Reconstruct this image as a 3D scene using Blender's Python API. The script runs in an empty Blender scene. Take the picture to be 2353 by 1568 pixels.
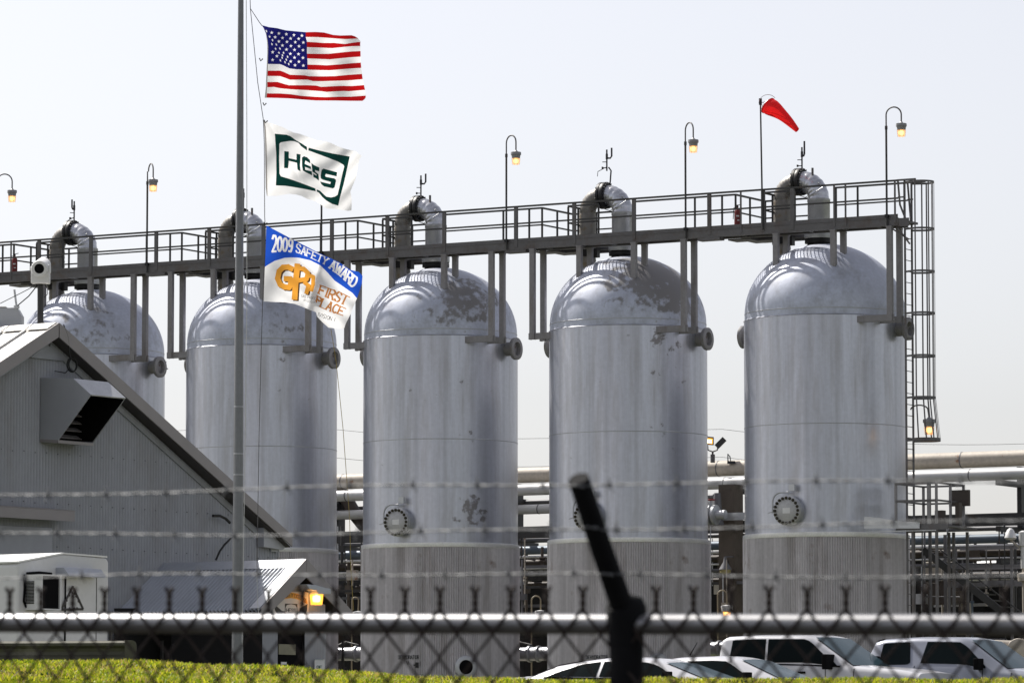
import bpy, bmesh, math, random
from mathutils import Vector, Matrix
from mathutils.geometry import delaunay_2d_cdt
R_ = math.radians
rnd = random.Random(7)
sc = bpy.context.scene
COL = sc.collection
# ------------------------------------------------------------------ camera
FPX = 10453.0                      # focal length in pixels of a 2352 px wide picture
PITCH = math.atan((1715 - 784) / FPX)
cam_d = bpy.data.cameras.new('camera'); cam = bpy.data.objects.new('camera', cam_d); COL.objects.link(cam)
cam_d.sensor_width = 36; cam_d.lens = FPX / 2352 * 36
cam_d.clip_start = 0.5; cam_d.clip_end = 9000
cam.location = (0, 0, 0); cam.rotation_euler = (math.pi / 2 + PITCH, 0, 0)
cam_d.dof.use_dof = True; cam_d.dof.focus_distance = 122; cam_d.dof.aperture_fstop = 16
sc.camera = cam
# ------------------------------------------------------------------ light
SUN_EL = R_(50); SUN_AZ = R_(-47)          # behind the tanks, to the left
wd = bpy.data.worlds.new('World'); sc.world = wd; wd.use_nodes = True
nt = wd.node_tree; nt.nodes.clear()
sky = nt.nodes.new('ShaderNodeTexSky'); sky.sky_type = 'NISHITA'; sky.sun_disc = False
sky.sun_elevation = SUN_EL; sky.sun_rotation = SUN_AZ
sky.air_density = 1.0; sky.dust_density = 1.6; sky.ozone_density = 2.5; sky.altitude = 0
bg = nt.nodes.new('ShaderNodeBackground'); bg.inputs[1].default_value = 0.11
wo = nt.nodes.new('ShaderNodeOutputWorld')
hs_ = nt.nodes.new('ShaderNodeHueSaturation'); hs_.inputs['Saturation'].default_value = .33
nt.links.new(sky.outputs[0], hs_.inputs['Color'])
tn = nt.nodes.new('ShaderNodeMix'); tn.data_type = 'RGBA'; tn.blend_type = 'MULTIPLY'; tn.inputs[0].default_value = 1; tn.inputs[7].default_value = (1.0, .962, .965, 1)
nt.links.new(hs_.outputs[0], tn.inputs[6]); nt.links.new(tn.outputs[2], bg.inputs[0]); nt.links.new(bg.outputs[0], wo.inputs[0])
sl = bpy.data.lights.new('sun', 'SUN'); sl.energy = 5.0; sl.angle = R_(0.5); sl.color = (1, .955, .88)
so = bpy.data.objects.new('sun', sl); COL.objects.link(so)
sdir = Vector((math.sin(SUN_AZ) * math.cos(SUN_EL), math.cos(SUN_AZ) * math.cos(SUN_EL), math.sin(SUN_EL)))
so.rotation_euler = sdir.to_track_quat('Z', 'Y').to_euler(); so.location = (0, 0, 60)
sc.view_settings.view_transform = 'Standard'; sc.view_settings.look = 'None'
sc.view_settings.exposure = 0.48; sc.view_settings.gamma = 1.0; sc.view_settings.use_curve_mapping = False
sc.cycles.max_bounces = 6; sc.cycles.diffuse_bounces = 3; sc.cycles.glossy_bounces = 3
sc.cycles.transmission_bounces = 4; sc.cycles.transparent_max_bounces = 8
sc.cycles.use_denoising = True
# ------------------------------------------------------------------ placing helpers
cp, sp_ = math.cos(PITCH), math.sin(PITCH)
def ray(px, py):
    x = (px - 1176) / FPX; u = (784 - py) / FPX
    return Vector((x, cp - u * sp_, sp_ + u * cp))
def P(px, py, Y):
    r = ray(px, py); return r * (Y / r.y)
def PP(px, py, p0, nrm, off=0.0):
    "point where the line of sight meets the vertical plane through p0 with normal nrm, moved off along nrm"
    r = ray(px, py); n = Vector(nrm); t = (Vector(p0).dot(n) + off) / r.dot(n); return r * t
D = Vector((0.8627, -0.5057, 0)); N = Vector((0.5057, 0.8627, 0)); Z = Vector((0, 0, 1))
T5 = Vector((8.77, 127.0, 0)); STEP = 6.30
GROUND = 0.2
def W(d, n, z, o=T5): return o + D * d + N * n + Z * z
def PN(px, py, n): return PP(px, py, T5, N, n)
# ------------------------------------------------------------------ scene helpers
def tag(o, label=None, cat=None, group=None, kind=None):
    if label: o['label'] = label
    if cat: o['category'] = cat
    if group: o['group'] = group
    if kind: o['kind'] = kind
    return o
def empty(name, loc, label, cat, group=None):
    o = bpy.data.objects.new(name, None); o.location = loc; COL.objects.link(o)
    o.empty_display_size = .2
    return tag(o, label, cat, group)
def copy_tree(o, parent=None):
    c = o.copy(); COL.objects.link(c)
    if parent: c.parent = parent
    for ch in [x for x in bpy.data.objects if x.parent == o]: copy_tree(ch, c)
    return c
class MB:
    def __init__(s): s.v = []; s.f = []; s.m = []; s.cur = 0; s.sm = []; s.smooth = False
    def face(s, idx): s.f.append(idx); s.m.append(s.cur); s.sm.append(s.smooth)
    def add(s, vs, fs):
        b = len(s.v); s.v += [tuple(v) for v in vs]
        for f in fs: s.face([b + i for i in f])
    def obox(s, c, ax, ay, az, hx, hy, hz):
        c = Vector(c); vs = []
        for k in (-1, 1):
            for j in (-1, 1):
                for i in (-1, 1): vs.append(c + ax * (hx * i) + ay * (hy * j) + az * (hz * k))
        s.add(vs, [(0, 2, 3, 1), (4, 5, 7, 6), (0, 1, 5, 4), (2, 6, 7, 3), (0, 4, 6, 2), (1, 3, 7, 5)])
    def box(s, c, hx, hy, hz, ax=Vector((1, 0, 0)), ay=Vector((0, 1, 0))):
        s.obox(c, ax, ay, Z, hx, hy, hz)
    def dbox(s, d0, d1, n0, n1, z0, z1, o=T5):
        s.obox(W((d0 + d1) / 2, (n0 + n1) / 2, (z0 + z1) / 2, o), D, N, Z, abs(d1 - d0) / 2, abs(n1 - n0) / 2, abs(z1 - z0) / 2)
    def bar(s, a, b, w, h=None, up=Z):
        a = Vector(a); b = Vector(b); d = b - a; L = d.length
        if L < 1e-6: return
        d.normalize(); up = Vector(up)
        if abs(d.dot(up)) > .98: up = D
        x = d.cross(up).normalized(); y = x.cross(d)
        s.obox((a + b) / 2, x, d, y, w / 2, L / 2, (h or w) / 2)
    def tube(s, pts, r, n=10, cap=True, closed=False):
        pts = [Vector(p) for p in pts]; k = len(pts)
        rr = r if isinstance(r, (list, tuple)) else [r] * k
        b = len(s.v); osm = s.smooth; s.smooth = True
        prev = None
        for i, p in enumerate(pts):
            if closed: t = (pts[(i + 1) % k] - pts[i - 1])
            else: t = (pts[min(i + 1, k - 1)] - pts[max(i - 1, 0)])
            t.normalize()
            if prev is None:
                u = t.cross(Z) if abs(t.z) < .95 else t.cross(Vector((1, 0, 0)))
            else: u = prev - t * prev.dot(t)
            u.normalize(); prev = u; w = t.cross(u)
            for j in range(n):
                a = 2 * math.pi * j / n
                s.v.append(tuple(p + (u * math.cos(a) + w * math.sin(a)) * rr[i]))
        for i in range(k if closed else k - 1):
            for j in range(n):
                a0 = b + i * n + j; a1 = b + i * n + (j + 1) % n
                i2 = (i + 1) % k
                c0 = b + i2 * n + j; c1 = b + i2 * n + (j + 1) % n
                s.face([a0, a1, c1, c0])
        s.smooth = False
        if cap and not closed:
            s.face([b + j for j in range(n)][::-1]); s.face([b + (k - 1) * n + j for j in range(n)])
        s.smooth = osm
    def cyl(s, a, b, r, n=16, r2=None): s.tube([a, b], [r, r if r2 is None else r2], n)
    def lathe(s, prof, c=Vector((0, 0, 0)), n=32, axis=Z, cap=False):
        "prof = (radius, distance along axis)"
        axis = Vector(axis).normalized(); u = axis.cross(Z) if abs(axis.z) < .95 else Vector((1, 0, 0))
        u.normalize(); w = axis.cross(u); b = len(s.v); osm = s.smooth; s.smooth = True
        for r, h in prof:
            for j in range(n):
                a = 2 * math.pi * j / n
                s.v.append(tuple(Vector(c) + axis * h + (u * math.cos(a) + w * math.sin(a)) * r))
        for i in range(len(prof) - 1):
            for j in range(n):
                s.face([b + i * n + j, b + i * n + (j + 1) % n, b + (i + 1) * n + (j + 1) % n, b + (i + 1) * n + j])
        s.smooth = False
        if cap:
            s.face([b + j for j in range(n)][::-1]); s.face([b + (len(prof) - 1) * n + j for j in range(n)])
        s.smooth = osm
    def prism(s, poly, d, cap=True):
        "planar polygon of 3-D points pushed along vector d"
        k = len(poly); poly = [Vector(p) for p in poly]; d = Vector(d)
        b = len(s.v); s.v += [tuple(p) for p in poly] + [tuple(p + d) for p in poly]
        s.face([b + i for i in range(k)]); s.face([b + k + i for i in range(k)][::-1])
        for i in range(k):
            j = (i + 1) % k; s.face([b + i, b + k + i, b + k + j, b + j])
    def build(s, name, mats, parent=None, origin=None, bevel=0, fix=True):
        me = bpy.data.meshes.new(name)
        if origin is None: origin = Vector(parent.location) if parent is not None and parent.parent is None else Vector((0, 0, 0))
        if parent is not None and parent.parent is not None: origin = Vector(parent.parent.location)
        origin = Vector(origin)
        me.from_pydata([tuple(Vector(v) - origin) for v in s.v], [], s.f)
        if not isinstance(mats, (list, tuple)): mats = [mats]
        for m in mats: me.materials.append(m)
        me.polygons.foreach_set('material_index', s.m); me.polygons.foreach_set('use_smooth', s.sm)
        me.update()
        if fix:
            bm = bmesh.new(); bm.from_mesh(me); bmesh.ops.recalc_face_normals(bm, faces=bm.faces); bm.to_mesh(me); bm.free()
        if any(s.sm) :
            try: me.set_sharp_from_angle(angle=R_(50))
            except Exception: pass
        o = bpy.data.objects.new(name, me); COL.objects.link(o)
        if parent is None: o.location = origin
        else: o.parent = parent
        if bevel:
            b = o.modifiers.new('bevel', 'BEVEL'); b.width = bevel; b.segments = 2; b.limit_method = 'ANGLE'
        return o
def arc(c, u, w, r, a0, a1, n=8):
    return [Vector(c) + Vector(u) * (r * math.cos(a0 + (a1 - a0) * i / n)) + Vector(w) * (r * math.sin(a0 + (a1 - a0) * i / n)) for i in range(n + 1)]
# ------------------------------------------------------------------ materials
def mat(name, col, rough=.6, metal=0., var=.12, scale=2.5, stretch=(1, 1, 1), bump=0., col2=None, thr=.6, soft=.06,
        patch=None, bscale=None, spec=.5, trans=0., fine=0., coat=0., grime=None):
    m = bpy.data.materials.new(name); m.use_nodes = True; t = m.node_tree; nd = t.nodes; lk = t.links
    b = nd['Principled BSDF']; b.inputs['Roughness'].default_value = rough; b.inputs['Metallic'].default_value = metal
    b.inputs['Specular IOR Level'].default_value = spec; b.inputs['Coat Weight'].default_value = coat
    co = nd.new('ShaderNodeTexCoord'); mp = nd.new('ShaderNodeMapping'); mp.inputs['Scale'].default_value = stretch
    lk.new(co.outputs['Object'], mp.inputs[0])
    n1 = nd.new('ShaderNodeTexNoise'); n1.inputs['Scale'].default_value = scale; n1.inputs['Detail'].default_value = 6
    n1.inputs['Roughness'].default_value = .62
    lk.new(mp.outputs[0], n1.inputs['Vector'])
    mr = nd.new('ShaderNodeMapRange'); mr.inputs[1].default_value = .28; mr.inputs[2].default_value = .72
    mr.inputs[3].default_value = 1 - var; mr.inputs[4].default_value = 1 + var
    lk.new(n1.outputs[0], mr.inputs[0])
    mx = nd.new('ShaderNodeVectorMath'); mx.operation = 'SCALE'; mx.inputs[0].default_value = col
    lk.new(mr.outputs[0], mx.inputs['Scale']); out = mx.outputs[0]
    if fine:
        n3 = nd.new('ShaderNodeTexNoise'); n3.inputs['Scale'].default_value = scale * 9; n3.inputs['Detail'].default_value = 4
        lk.new(co.outputs['Object'], n3.inputs['Vector'])
        m3 = nd.new('ShaderNodeMapRange'); m3.inputs[1].default_value = .3; m3.inputs[2].default_value = .7
        m3.inputs[3].default_value = 1 - fine; m3.inputs[4].default_value = 1 + fine; lk.new(n3.outputs[0], m3.inputs[0])
        v3 = nd.new('ShaderNodeVectorMath'); v3.operation = 'SCALE'; lk.new(out, v3.inputs[0]); lk.new(m3.outputs[0], v3.inputs['Scale']); out = v3.outputs[0]
    if grime:
        gcol, gsc, gst, gth, gmx = grime
        m4 = nd.new('ShaderNodeMapping'); m4.inputs['Scale'].default_value = gst; m4.inputs['Location'].default_value = (3.1, 1.7, .4); lk.new(co.outputs['Object'], m4.inputs[0])
        n4 = nd.new('ShaderNodeTexNoise'); n4.inputs['Scale'].default_value = gsc; n4.inputs['Detail'].default_value = 9; n4.inputs['Roughness'].default_value = .68
        lk.new(m4.outputs[0], n4.inputs['Vector'])
        r4 = nd.new('ShaderNodeMapRange'); r4.inputs[1].default_value = gth; r4.inputs[2].default_value = gth + .16; r4.inputs[4].default_value = gmx; lk.new(n4.outputs[0], r4.inputs[0])
        x4 = nd.new('ShaderNodeMix'); x4.data_type = 'RGBA'; x4.inputs[7].default_value = (*gcol, 1)
        lk.new(r4.outputs[0], x4.inputs[0]); lk.new(out, x4.inputs[6]); out = x4.outputs[2]
    if col2 is not None:
        n2 = nd.new('ShaderNodeTexNoise'); n2.inputs['Scale'].default_value = bscale or scale; n2.inputs['Detail'].default_value = 8
        n2.inputs['Roughness'].default_value = .6
        lk.new(co.outputs['Object'], n2.inputs['Vector']); val = n2.outputs[0]
        if patch:
            for (c, rad, amt) in patch:
                ds = nd.new('ShaderNodeVectorMath'); ds.operation = 'DISTANCE'; ds.inputs[1].default_value = c
                lk.new(co.outputs['Object'], ds.inputs[0])
                r1 = nd.new('ShaderNodeMapRange'); r1.inputs[1].default_value = 0; r1.inputs[2].default_value = rad
                r1.inputs[3].default_value = amt; r1.inputs[4].default_value = 0; lk.new(ds.outputs['Value'], r1.inputs[0])
                ad = nd.new('ShaderNodeMath'); ad.operation = 'ADD'; lk.new(val, ad.inputs[0]); lk.new(r1.outputs[0], ad.inputs[1]); val = ad.outputs[0]
        r2 = nd.new('ShaderNodeMapRange'); r2.inputs[1].default_value = thr - soft; r2.inputs[2].default_value = thr + soft
        lk.new(val, r2.inputs[0])
        mc = nd.new('ShaderNodeMix'); mc.data_type = 'RGBA'; mc.inputs[7].default_value = (*col2, 1)
        lk.new(r2.outputs[0], mc.inputs[0]); lk.new(out, mc.inputs[6]); out = mc.outputs[2]
    lk.new(out, b.inputs['Base Color'])
    if bump:
        bp = nd.new('ShaderNodeBump'); bp.inputs['Strength'].default_value = bump; bp.inputs['Distance'].default_value = .02
        lk.new(n1.outputs[0], bp.inputs['Height']); lk.new(bp.outputs[0], b.inputs['Normal'])
    if trans:
        tr = nd.new('ShaderNodeBsdfTranslucent'); lk.new(out, tr.inputs[0]); ms = nd.new('ShaderNodeMixShader')
        ms.inputs[0].default_value = trans; lk.new(b.outputs[0], ms.inputs[1]); lk.new(tr.outputs[0], ms.inputs[2])
        lk.new(ms.outputs[0], nd['Material Output'].inputs[0])
    return m
def emit(name, col, s):
    m = bpy.data.materials.new(name); m.use_nodes = True; nd = m.node_tree.nodes; b = nd['Principled BSDF']
    b.inputs['Base Color'].default_value = (*col, 1); b.inputs['Emission Color'].default_value = (*col, 1); b.inputs['Emission Strength'].default_value = s
    return m
M = {}
M['steel'] = mat('grey_painted_steel', grime=((.085, .06, .045), 2.2, (1, 1, 1), .50, .6), col=(.117, .113, .118), rough=.55, metal=.25, var=.14, scale=1.6, bump=.05, col2=(.10, .075, .055), thr=.70, fine=.08)
M['steel_dark'] = mat('dark_steel', (.045, .044, .044), .5, .3, .15, 2, col2=(.07, .045, .03), thr=.66)
M['galv'] = mat('galvanised_steel', (.42, .43, .45), .42, .55, .12, 3, fine=.06)
M['galv_light'] = mat('light_galvanised_steel', (.50, .51, .53), .4, .4, .08, 3)
M['leg'] = mat('leg_steel', grime=((.13, .11, .095), 1.8, (1, 1, .4), .50, .6), col=(.215, .208, .216), rough=.55, metal=.2, var=.12, scale=1.2, stretch=(1, 1, .3), col2=(.13, .10, .08), thr=.72, fine=.08)
M['grate'] = mat('grating_steel', (.13, .125, .12), .6, .3, .15, 3)
M['clad'] = mat('aluminium_cladding', (.50, .51, .55), .33, .75, .2, 6, bump=.45)
M['clad_dull'] = mat('dull_ribbed_cladding', (.21, .20, .185), .5, .4, .25, 4, bump=.2, col2=(.2, .16, .11), thr=.62)
M['black'] = mat('black_flange_steel', (.012, .012, .014), .45, .3, .2, 6)
M['blackiron'] = mat('black_iron_fitting', (.035, .035, .04), .5, .4, .2, 6)
M['bolt'] = mat('brass_coloured_bolt', (.03, .024, .012), .5, .3, .3, 12)
M['nozzle'] = mat('weathered_nozzle_steel', (.22, .215, .22), .55, .2, .2, 6, col2=(.10, .06, .04), thr=.66)
M['cover'] = mat('pale_cover_plate', (.42, .42, .43), .5, .3, .15, 6, fine=.1)
M['skirt'] = mat('corrugated_skirt_sheet', grime=((.27, .235, .225), 1.2, (1.6, 1.6, .22), .50, .55), col=(.56, .54, .56), rough=.5, metal=.2, var=.24, scale=1.1, stretch=(3.5, 3.5, .10), col2=(.24, .18, .155), thr=.66, bscale=1.3, fine=.06)
M['ring'] = mat('bright_flashing', (.80, .80, .81), .4, .3, .10, 2.5, fine=.08)
M['ink'] = mat('black_stencil_ink', (.012, .016, .02), .6, 0, .1, 5)
M['wall'] = mat('corrugated_wall_sheet', grime=((.19, .175, .16), .8, (1, 1, .35), .52, .35), col=(.33, .34, .37), rough=.5, metal=.15, var=.08, scale=.6, stretch=(1, 1, .3), col2=(.17, .15, .13), thr=.76, bscale=.9, fine=.04)
M['roof'] = mat('pale_roof_sheet', (.60, .585, .56), .5, .15, .08, .8, fine=.05)
M['trim'] = mat('brown_grey_trim', (.27, .25, .25), .45, .15, .08, 1)
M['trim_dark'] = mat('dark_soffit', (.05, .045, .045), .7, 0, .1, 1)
M['porchroof'] = mat('corrugated_porch_roof_sheet', (.40, .42, .46), .45, .3, .08, 1.2, fine=.05)
M['white'] = mat('white_painted_panel', (.66, .66, .67), .5, 0, .05, 1, fine=.03)
M['hood'] = mat('vent_hood_sheet', (.40, .41, .44), .45, .3, .07, 1.5)
M['dark'] = mat('dark_recess', (.005, .005, .006), .9, 0, .2, 3, spec=.1)
M['rubber'] = mat('black_rubber_cable', (.01, .01, .01), .6, 0, .1, 5)
M['pole'] = mat('galvanised_pole', (.19, .195, .205), .36, .5, .12, 1.3, (3, 3, .4), fine=.06)
M['rope'] = mat('white_rope', (.55, .55, .55), .8, 0, .1, 20)
M['rope_y'] = mat('yellow_rope', (.32, .24, .07), .8, 0, .1, 20)
M['fence'] = mat('rusty_fence_wire', (.022, .013, .009), .75, .1, .3, 40)
M['rail'] = mat('galvanised_fence_rail', (.24, .24, .25), .36, .6, .1, 9)
M['post'] = mat('dark_fence_post', (.008, .008, .009), .85, 0, .25, 20, spec=.15)
M['barb'] = mat('galvanised_barbed_wire', (.16, .165, .17), .6, .2, .2, 30)
M['shade'] = mat('lamp_housing_grey', (.25, .25, .26), .5, .3, .08, 6)
M['globe'] = None
M['bulb'] = emit('glowing_bulb', (1, .66, .22), 3.2)
M['bulb_hot'] = emit('hot_bulb', (1, .80, .42), 5.0)
def glassy(name, col, em, es, mixf=.45):
    m = bpy.data.materials.new(name); m.use_nodes = True; t = m.node_tree; nd = t.nodes
    b = nd['Principled BSDF']; b.inputs['Base Color'].default_value = (*col, 1); b.inputs['Roughness'].default_value = .25
    b.inputs['Emission Color'].default_value = (*em, 1); b.inputs['Emission Strength'].default_value = es
    tr = nd.new('ShaderNodeBsdfTransparent'); tr.inputs[0].default_value = (1, .93, .85, 1); ms = nd.new('ShaderNodeMixShader'); ms.inputs[0].default_value = mixf
    t.links.new(b.outputs[0], ms.inputs[1]); t.links.new(tr.outputs[0], ms.inputs[2]); t.links.new(ms.outputs[0], nd['Material Output'].inputs[0])
    return m
M['globe'] = glassy('lamp_glass', (.7, .5, .35), (1, .42, .12), .55, .55)
M['globe_hot'] = glassy('amber_lamp_glass', (.8, .4, .1), (1, .42, .04), 1.3, .35)
M['glass'] = mat('dark_car_glass', (.006, .009, .010), .08, 0, .05, 2, spec=.22)
M['windshield'] = mat('tinted_windshield', (.03, .055, .07), .1, 0, .1, 1, spec=.3)
M['carwhite'] = mat('white_car_paint', (.50, .50, .53), .28, 0, .02, 1, coat=.6)
M['carsilver'] = mat('silver_car_paint', (.22, .235, .28), .3, .35, .02, 1, coat=.6)
for k_ in ('glass', 'windshield'): M[k_].node_tree.nodes['Principled BSDF'].inputs['IOR'].default_value = 1.16
M['tyre'] = mat('black_tyre', (.02, .02, .02), .8, 0, .1, 5)
M['red'] = mat('red_paint', (.16, .008, .008), .45, 0, .1, 4)
M['concrete'] = mat('stained_concrete', (.10, .082, .066), .85, 0, .25, 1.5, (1, 1, .4), bump=.2, col2=(.05, .04, .032), thr=.6)
M['pipe_rust'] = mat('cream_pipe_with_rust', (.40, .36, .31), .6, .1, .14, 1.2, col2=(.20, .085, .03), thr=.66, bscale=1.7, soft=.03, fine=.1)
M['pipe_white'] = mat('white_insulated_pipe', (.60, .60, .60), .42, .25, .08, 1)
M['pipe_blue'] = mat('blue_grey_pipe', (.12, .15, .19), .45, .3, .12, 1)
M['pipe_grey'] = mat('grey_pipe', (.13, .13, .14), .5, .3, .15, 1)
M['pipe_brown'] = mat('brown_pipe', (.055, .042, .035), .6, .1, .2, 1)
M['shade_filler'] = mat('near_black_painted_shade', (.010, .009, .009), .9, 0, .3, 1)  # near-black colour holding the shade under the porch and behind the rack
M['greenrail'] = mat('weathered_green_steel', (.075, .072, .05), .6, .2, .3, 3, col2=(.16, .15, .12), thr=.62)
# ================================================================== ground
def smooth(a, b, x):
    t = max(0, min(1, (x - a) / (b - a))); return t * t * (3 - 2 * t)
CRP = [(0, 1512), (320, 1514), (600, 1524), (720, 1534), (840, 1537), (940, 1548), (1180, 1556), (1700, 1554), (2352, 1555), (3200, 1560)]
def crest(x):      # height of the bank top under the grass blades
    px = 1176 + x / 38.5 * FPX; c = CRP
    if px <= c[0][0]: y = c[0][1]
    else:
        y = c[-1][1]
        for (a0, b0), (a1, b1) in zip(c[:-1], c[1:]):
            if a0 <= px < a1: y = b0 + (b1 - b0) * (px - a0) / (a1 - a0); break
    return P(1176, y, 38.5).z - .052 + .004 * math.sin(x * 6.1 + 1)
def gz(x, y):
    c = crest(x) + .02
    near = -1.75; base = near + (c - near) * max(0, min(1, (y - 13) / 25.5))
    if y > 38.5: base = c + (GROUND - c) * smooth(39.5, 50, y)
    return base
def strip(ys, xs, f, name, m, kind):
    mb = MB(); mb.smooth = True
    for y in ys:
        for x in xs: mb.v.append((x, y, f(x, y)))
    k = len(xs)
    for j in range(len(ys) - 1):
        for i in range(k - 1): mb.face([j * k + i, j * k + i + 1, (j + 1) * k + i + 1, (j + 1) * k + i])
    return tag(mb.build(name, m, fix=False), kind=kind)
xs = [-6000, -1500, -400, -120, -60, -35, -22, -15] + [-10 + .5 * i for i in range(41)] + [15, 22, 35, 60, 120, 400, 1500, 6000]
ys = [-300, -60, -20, 0, 6, 10, 13] + [14 + i for i in range(20)] + [34 + .3 * i for i in range(54)] + [52, 60, 75, 100, 150, 250, 500, 1500, 4000, 7000]
gm = mat('gravel_and_grass_ground', (.16, .15, .12), .9, 0, .25, .35, col2=(.055, .07, .02), thr=.48, bscale=.12, bump=.2, fine=.2)
bankm = mat('grass_bank_soil', (.10, .12, .008), .95, 0, .35, 6, bump=.3, fine=.3, spec=0)
gm2 = bpy.data.materials.new('ground_mix')
g = strip(ys, xs, gz, 'ground', gm, 'structure')
g.data.materials.append(bankm); g.data.materials.append(mat('dark_unseen_ground', (.022, .020, .014), .95, 0, .3, 2, spec=.05))  # unseen near ground, made dark to darken the rail's reflection
for p in g.data.polygons:
    if 33 < p.center.y < 52: p.material_index = 1
    elif p.center.y < 33.1: p.material_index = 2
del gm2
# grass blades on the bank
gb = MB(); rg = random.Random(3)
def blades(n, x0, x1, y0, y1, hmin, hmax, w):
    for _ in range(n):
        x = rg.uniform(x0, x1); y = rg.uniform(y0, y1)
        cl = .5 + .5 * math.sin(x * 5.3 + 2 * math.sin(y * 3.1)) * math.sin(y * 4.7 + x * 1.3)
        h = rg.uniform(hmin, hmax) * (.55 + .75 * cl); z = gz(x, y) - .01
        a = rg.uniform(0, math.pi); lean = rg.uniform(.1, 1.1) * h; la = rg.uniform(0, 2 * math.pi)
        wx, wy = math.cos(a) * w, math.sin(a) * w; lx, ly = math.cos(la) * lean, math.sin(la) * lean
        b = len(gb.v)
        gb.v += [(x - wx, y - wy, z), (x + wx, y + wy, z), (x + wx * .7 + lx * .4, y + wy * .7 + ly * .4, z + h * .6),
                 (x - wx * .7 + lx * .4, y - wy * .7 + ly * .4, z + h * .6), (x + lx, y + ly, z + h)]
        pn = math.sin(x * 1.9 + 1.3 * math.sin(y * 2.3 + x)) * math.sin(y * 2.9 + x * .7); k = rg.random() * .75 + .25 * (.5 + .5 * pn) + (.18 if pn > .55 else 0)
        cur = 0 if k < .42 else (1 if k < .72 else (2 if k < .9 else 3))
        for f in ([b, b + 1, b + 2, b + 3], [b + 3, b + 2, b + 4]):
            gb.f.append(f); gb.m.append(cur); gb.sm.append(True)
blades(94000, -8.2, 8.2, 36.6, 39.3, .022, .052, .008)
blades(6000, -7, 7, 33, 36.6, .03, .06, .010)
gmats = [mat('grass_blade_green', (.22, .30, .012), .55, 0, .3, 2, trans=.45), mat('grass_blade_yellow', (.50, .50, .03), .55, 0, .25, 2, trans=.45),
         mat('grass_blade_straw', (.46, .34, .12), .6, 0, .2, 2, trans=.35), mat('grass_blade_dark', (.04, .075, .008), .6, 0, .3, 2, trans=.3)]
tag(gb.build('grass', gmats, fix=False), 'short yellow-green grass along the top of the bank', 'grass', None, 'stuff')

# ================================================================== storage tanks
RT = 2.25
ZSEAM = P(1898, 721, T5.y - RT).z
ZDOME = P(1898, 705, T5.y - RT).z
ZRING = P(1898, 1222, T5.y - RT).z
ZAPEX = P(1898, 561, T5.y).z
HD = ZAPEX - ZDOME
def dome_z(r): return ZDOME + HD * math.sqrt(max(0, 1 - (r / RT) ** 2))
dome_col = (.44, .47, .56); dark2 = (.20, .195, .20)
def tank_mats(i):
    # local coordinates of the tank: x right, y away, z up from the ground
    zl = ZDOME - GROUND
    pd = {1: [((-.3, -1.7, zl + .6), 1.6, .15), ((.6, -1.7, zl + .5), 1.2, .12)],
          2: [((1.0, -1.5, zl + .9), 1.3, .14), ((.6, -2.1, zl + .1), .9, .13)],
          3: [((.45, -1.7, zl + .75), 1.2, .27), ((1.15, -1.3, zl + .95), 1.3, .24), ((-.1, -2.0, zl + .25), 1.1, .10)],
          4: [((.5, -1.4, zl + 1.3), 1.7, .30), ((1.35, -1.3, zl + .75), 1.6, .29), ((-.2, -1.8, zl + .75), 1.0, .14)],
          5: [((.2, -1.4, zl + 1.5), 1.0, .0)]}[i]
    ps = {1: [((0, -2, 9), .5, 0)],
          2: [((.9, -2.0, 9.9), 1.6, .06), ((.5, -2.2, 11.3), .8, .12)],
          3: [((.96, -2.05, 6.7), .95, .30), ((.3, -2.2, 10.2), 2.2, .07), ((1.2, -1.9, 8.9), .9, .13)],
          4: [((1.1, -1.9, 10.9), 1.5, .16), ((.9, -2.0, 8.6), 1.4, .10), ((.4, -2.2, 11.3), .8, .09)],
          5: [((0, -2, 9), .5, 0)]}[i]
    d = mat('dome_sheet_%d' % i, dome_col, .5, .2, .16, 1.3, col2=dark2, thr=.70 if i != 5 else .9, soft=.05, grime=((.25, .25, .265), 1.7, (1, 1, .8), .50, .55), patch=pd, bscale=2.6, fine=.07, bump=.05)
    s = mat('shell_sheet_%d' % i, (.50, .515, .575), .33, .7, .20, 1.0, (3.6, 3.6, .07), col2=(.21, .20, .205), thr=.73 if i != 5 else .93, soft=.03, grime=((.33, .32, .325), 1.1, (1.5, 1.5, .16), .48, .6), patch=ps, bscale=2.6, fine=.045, bump=.03)
    return d, s
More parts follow.
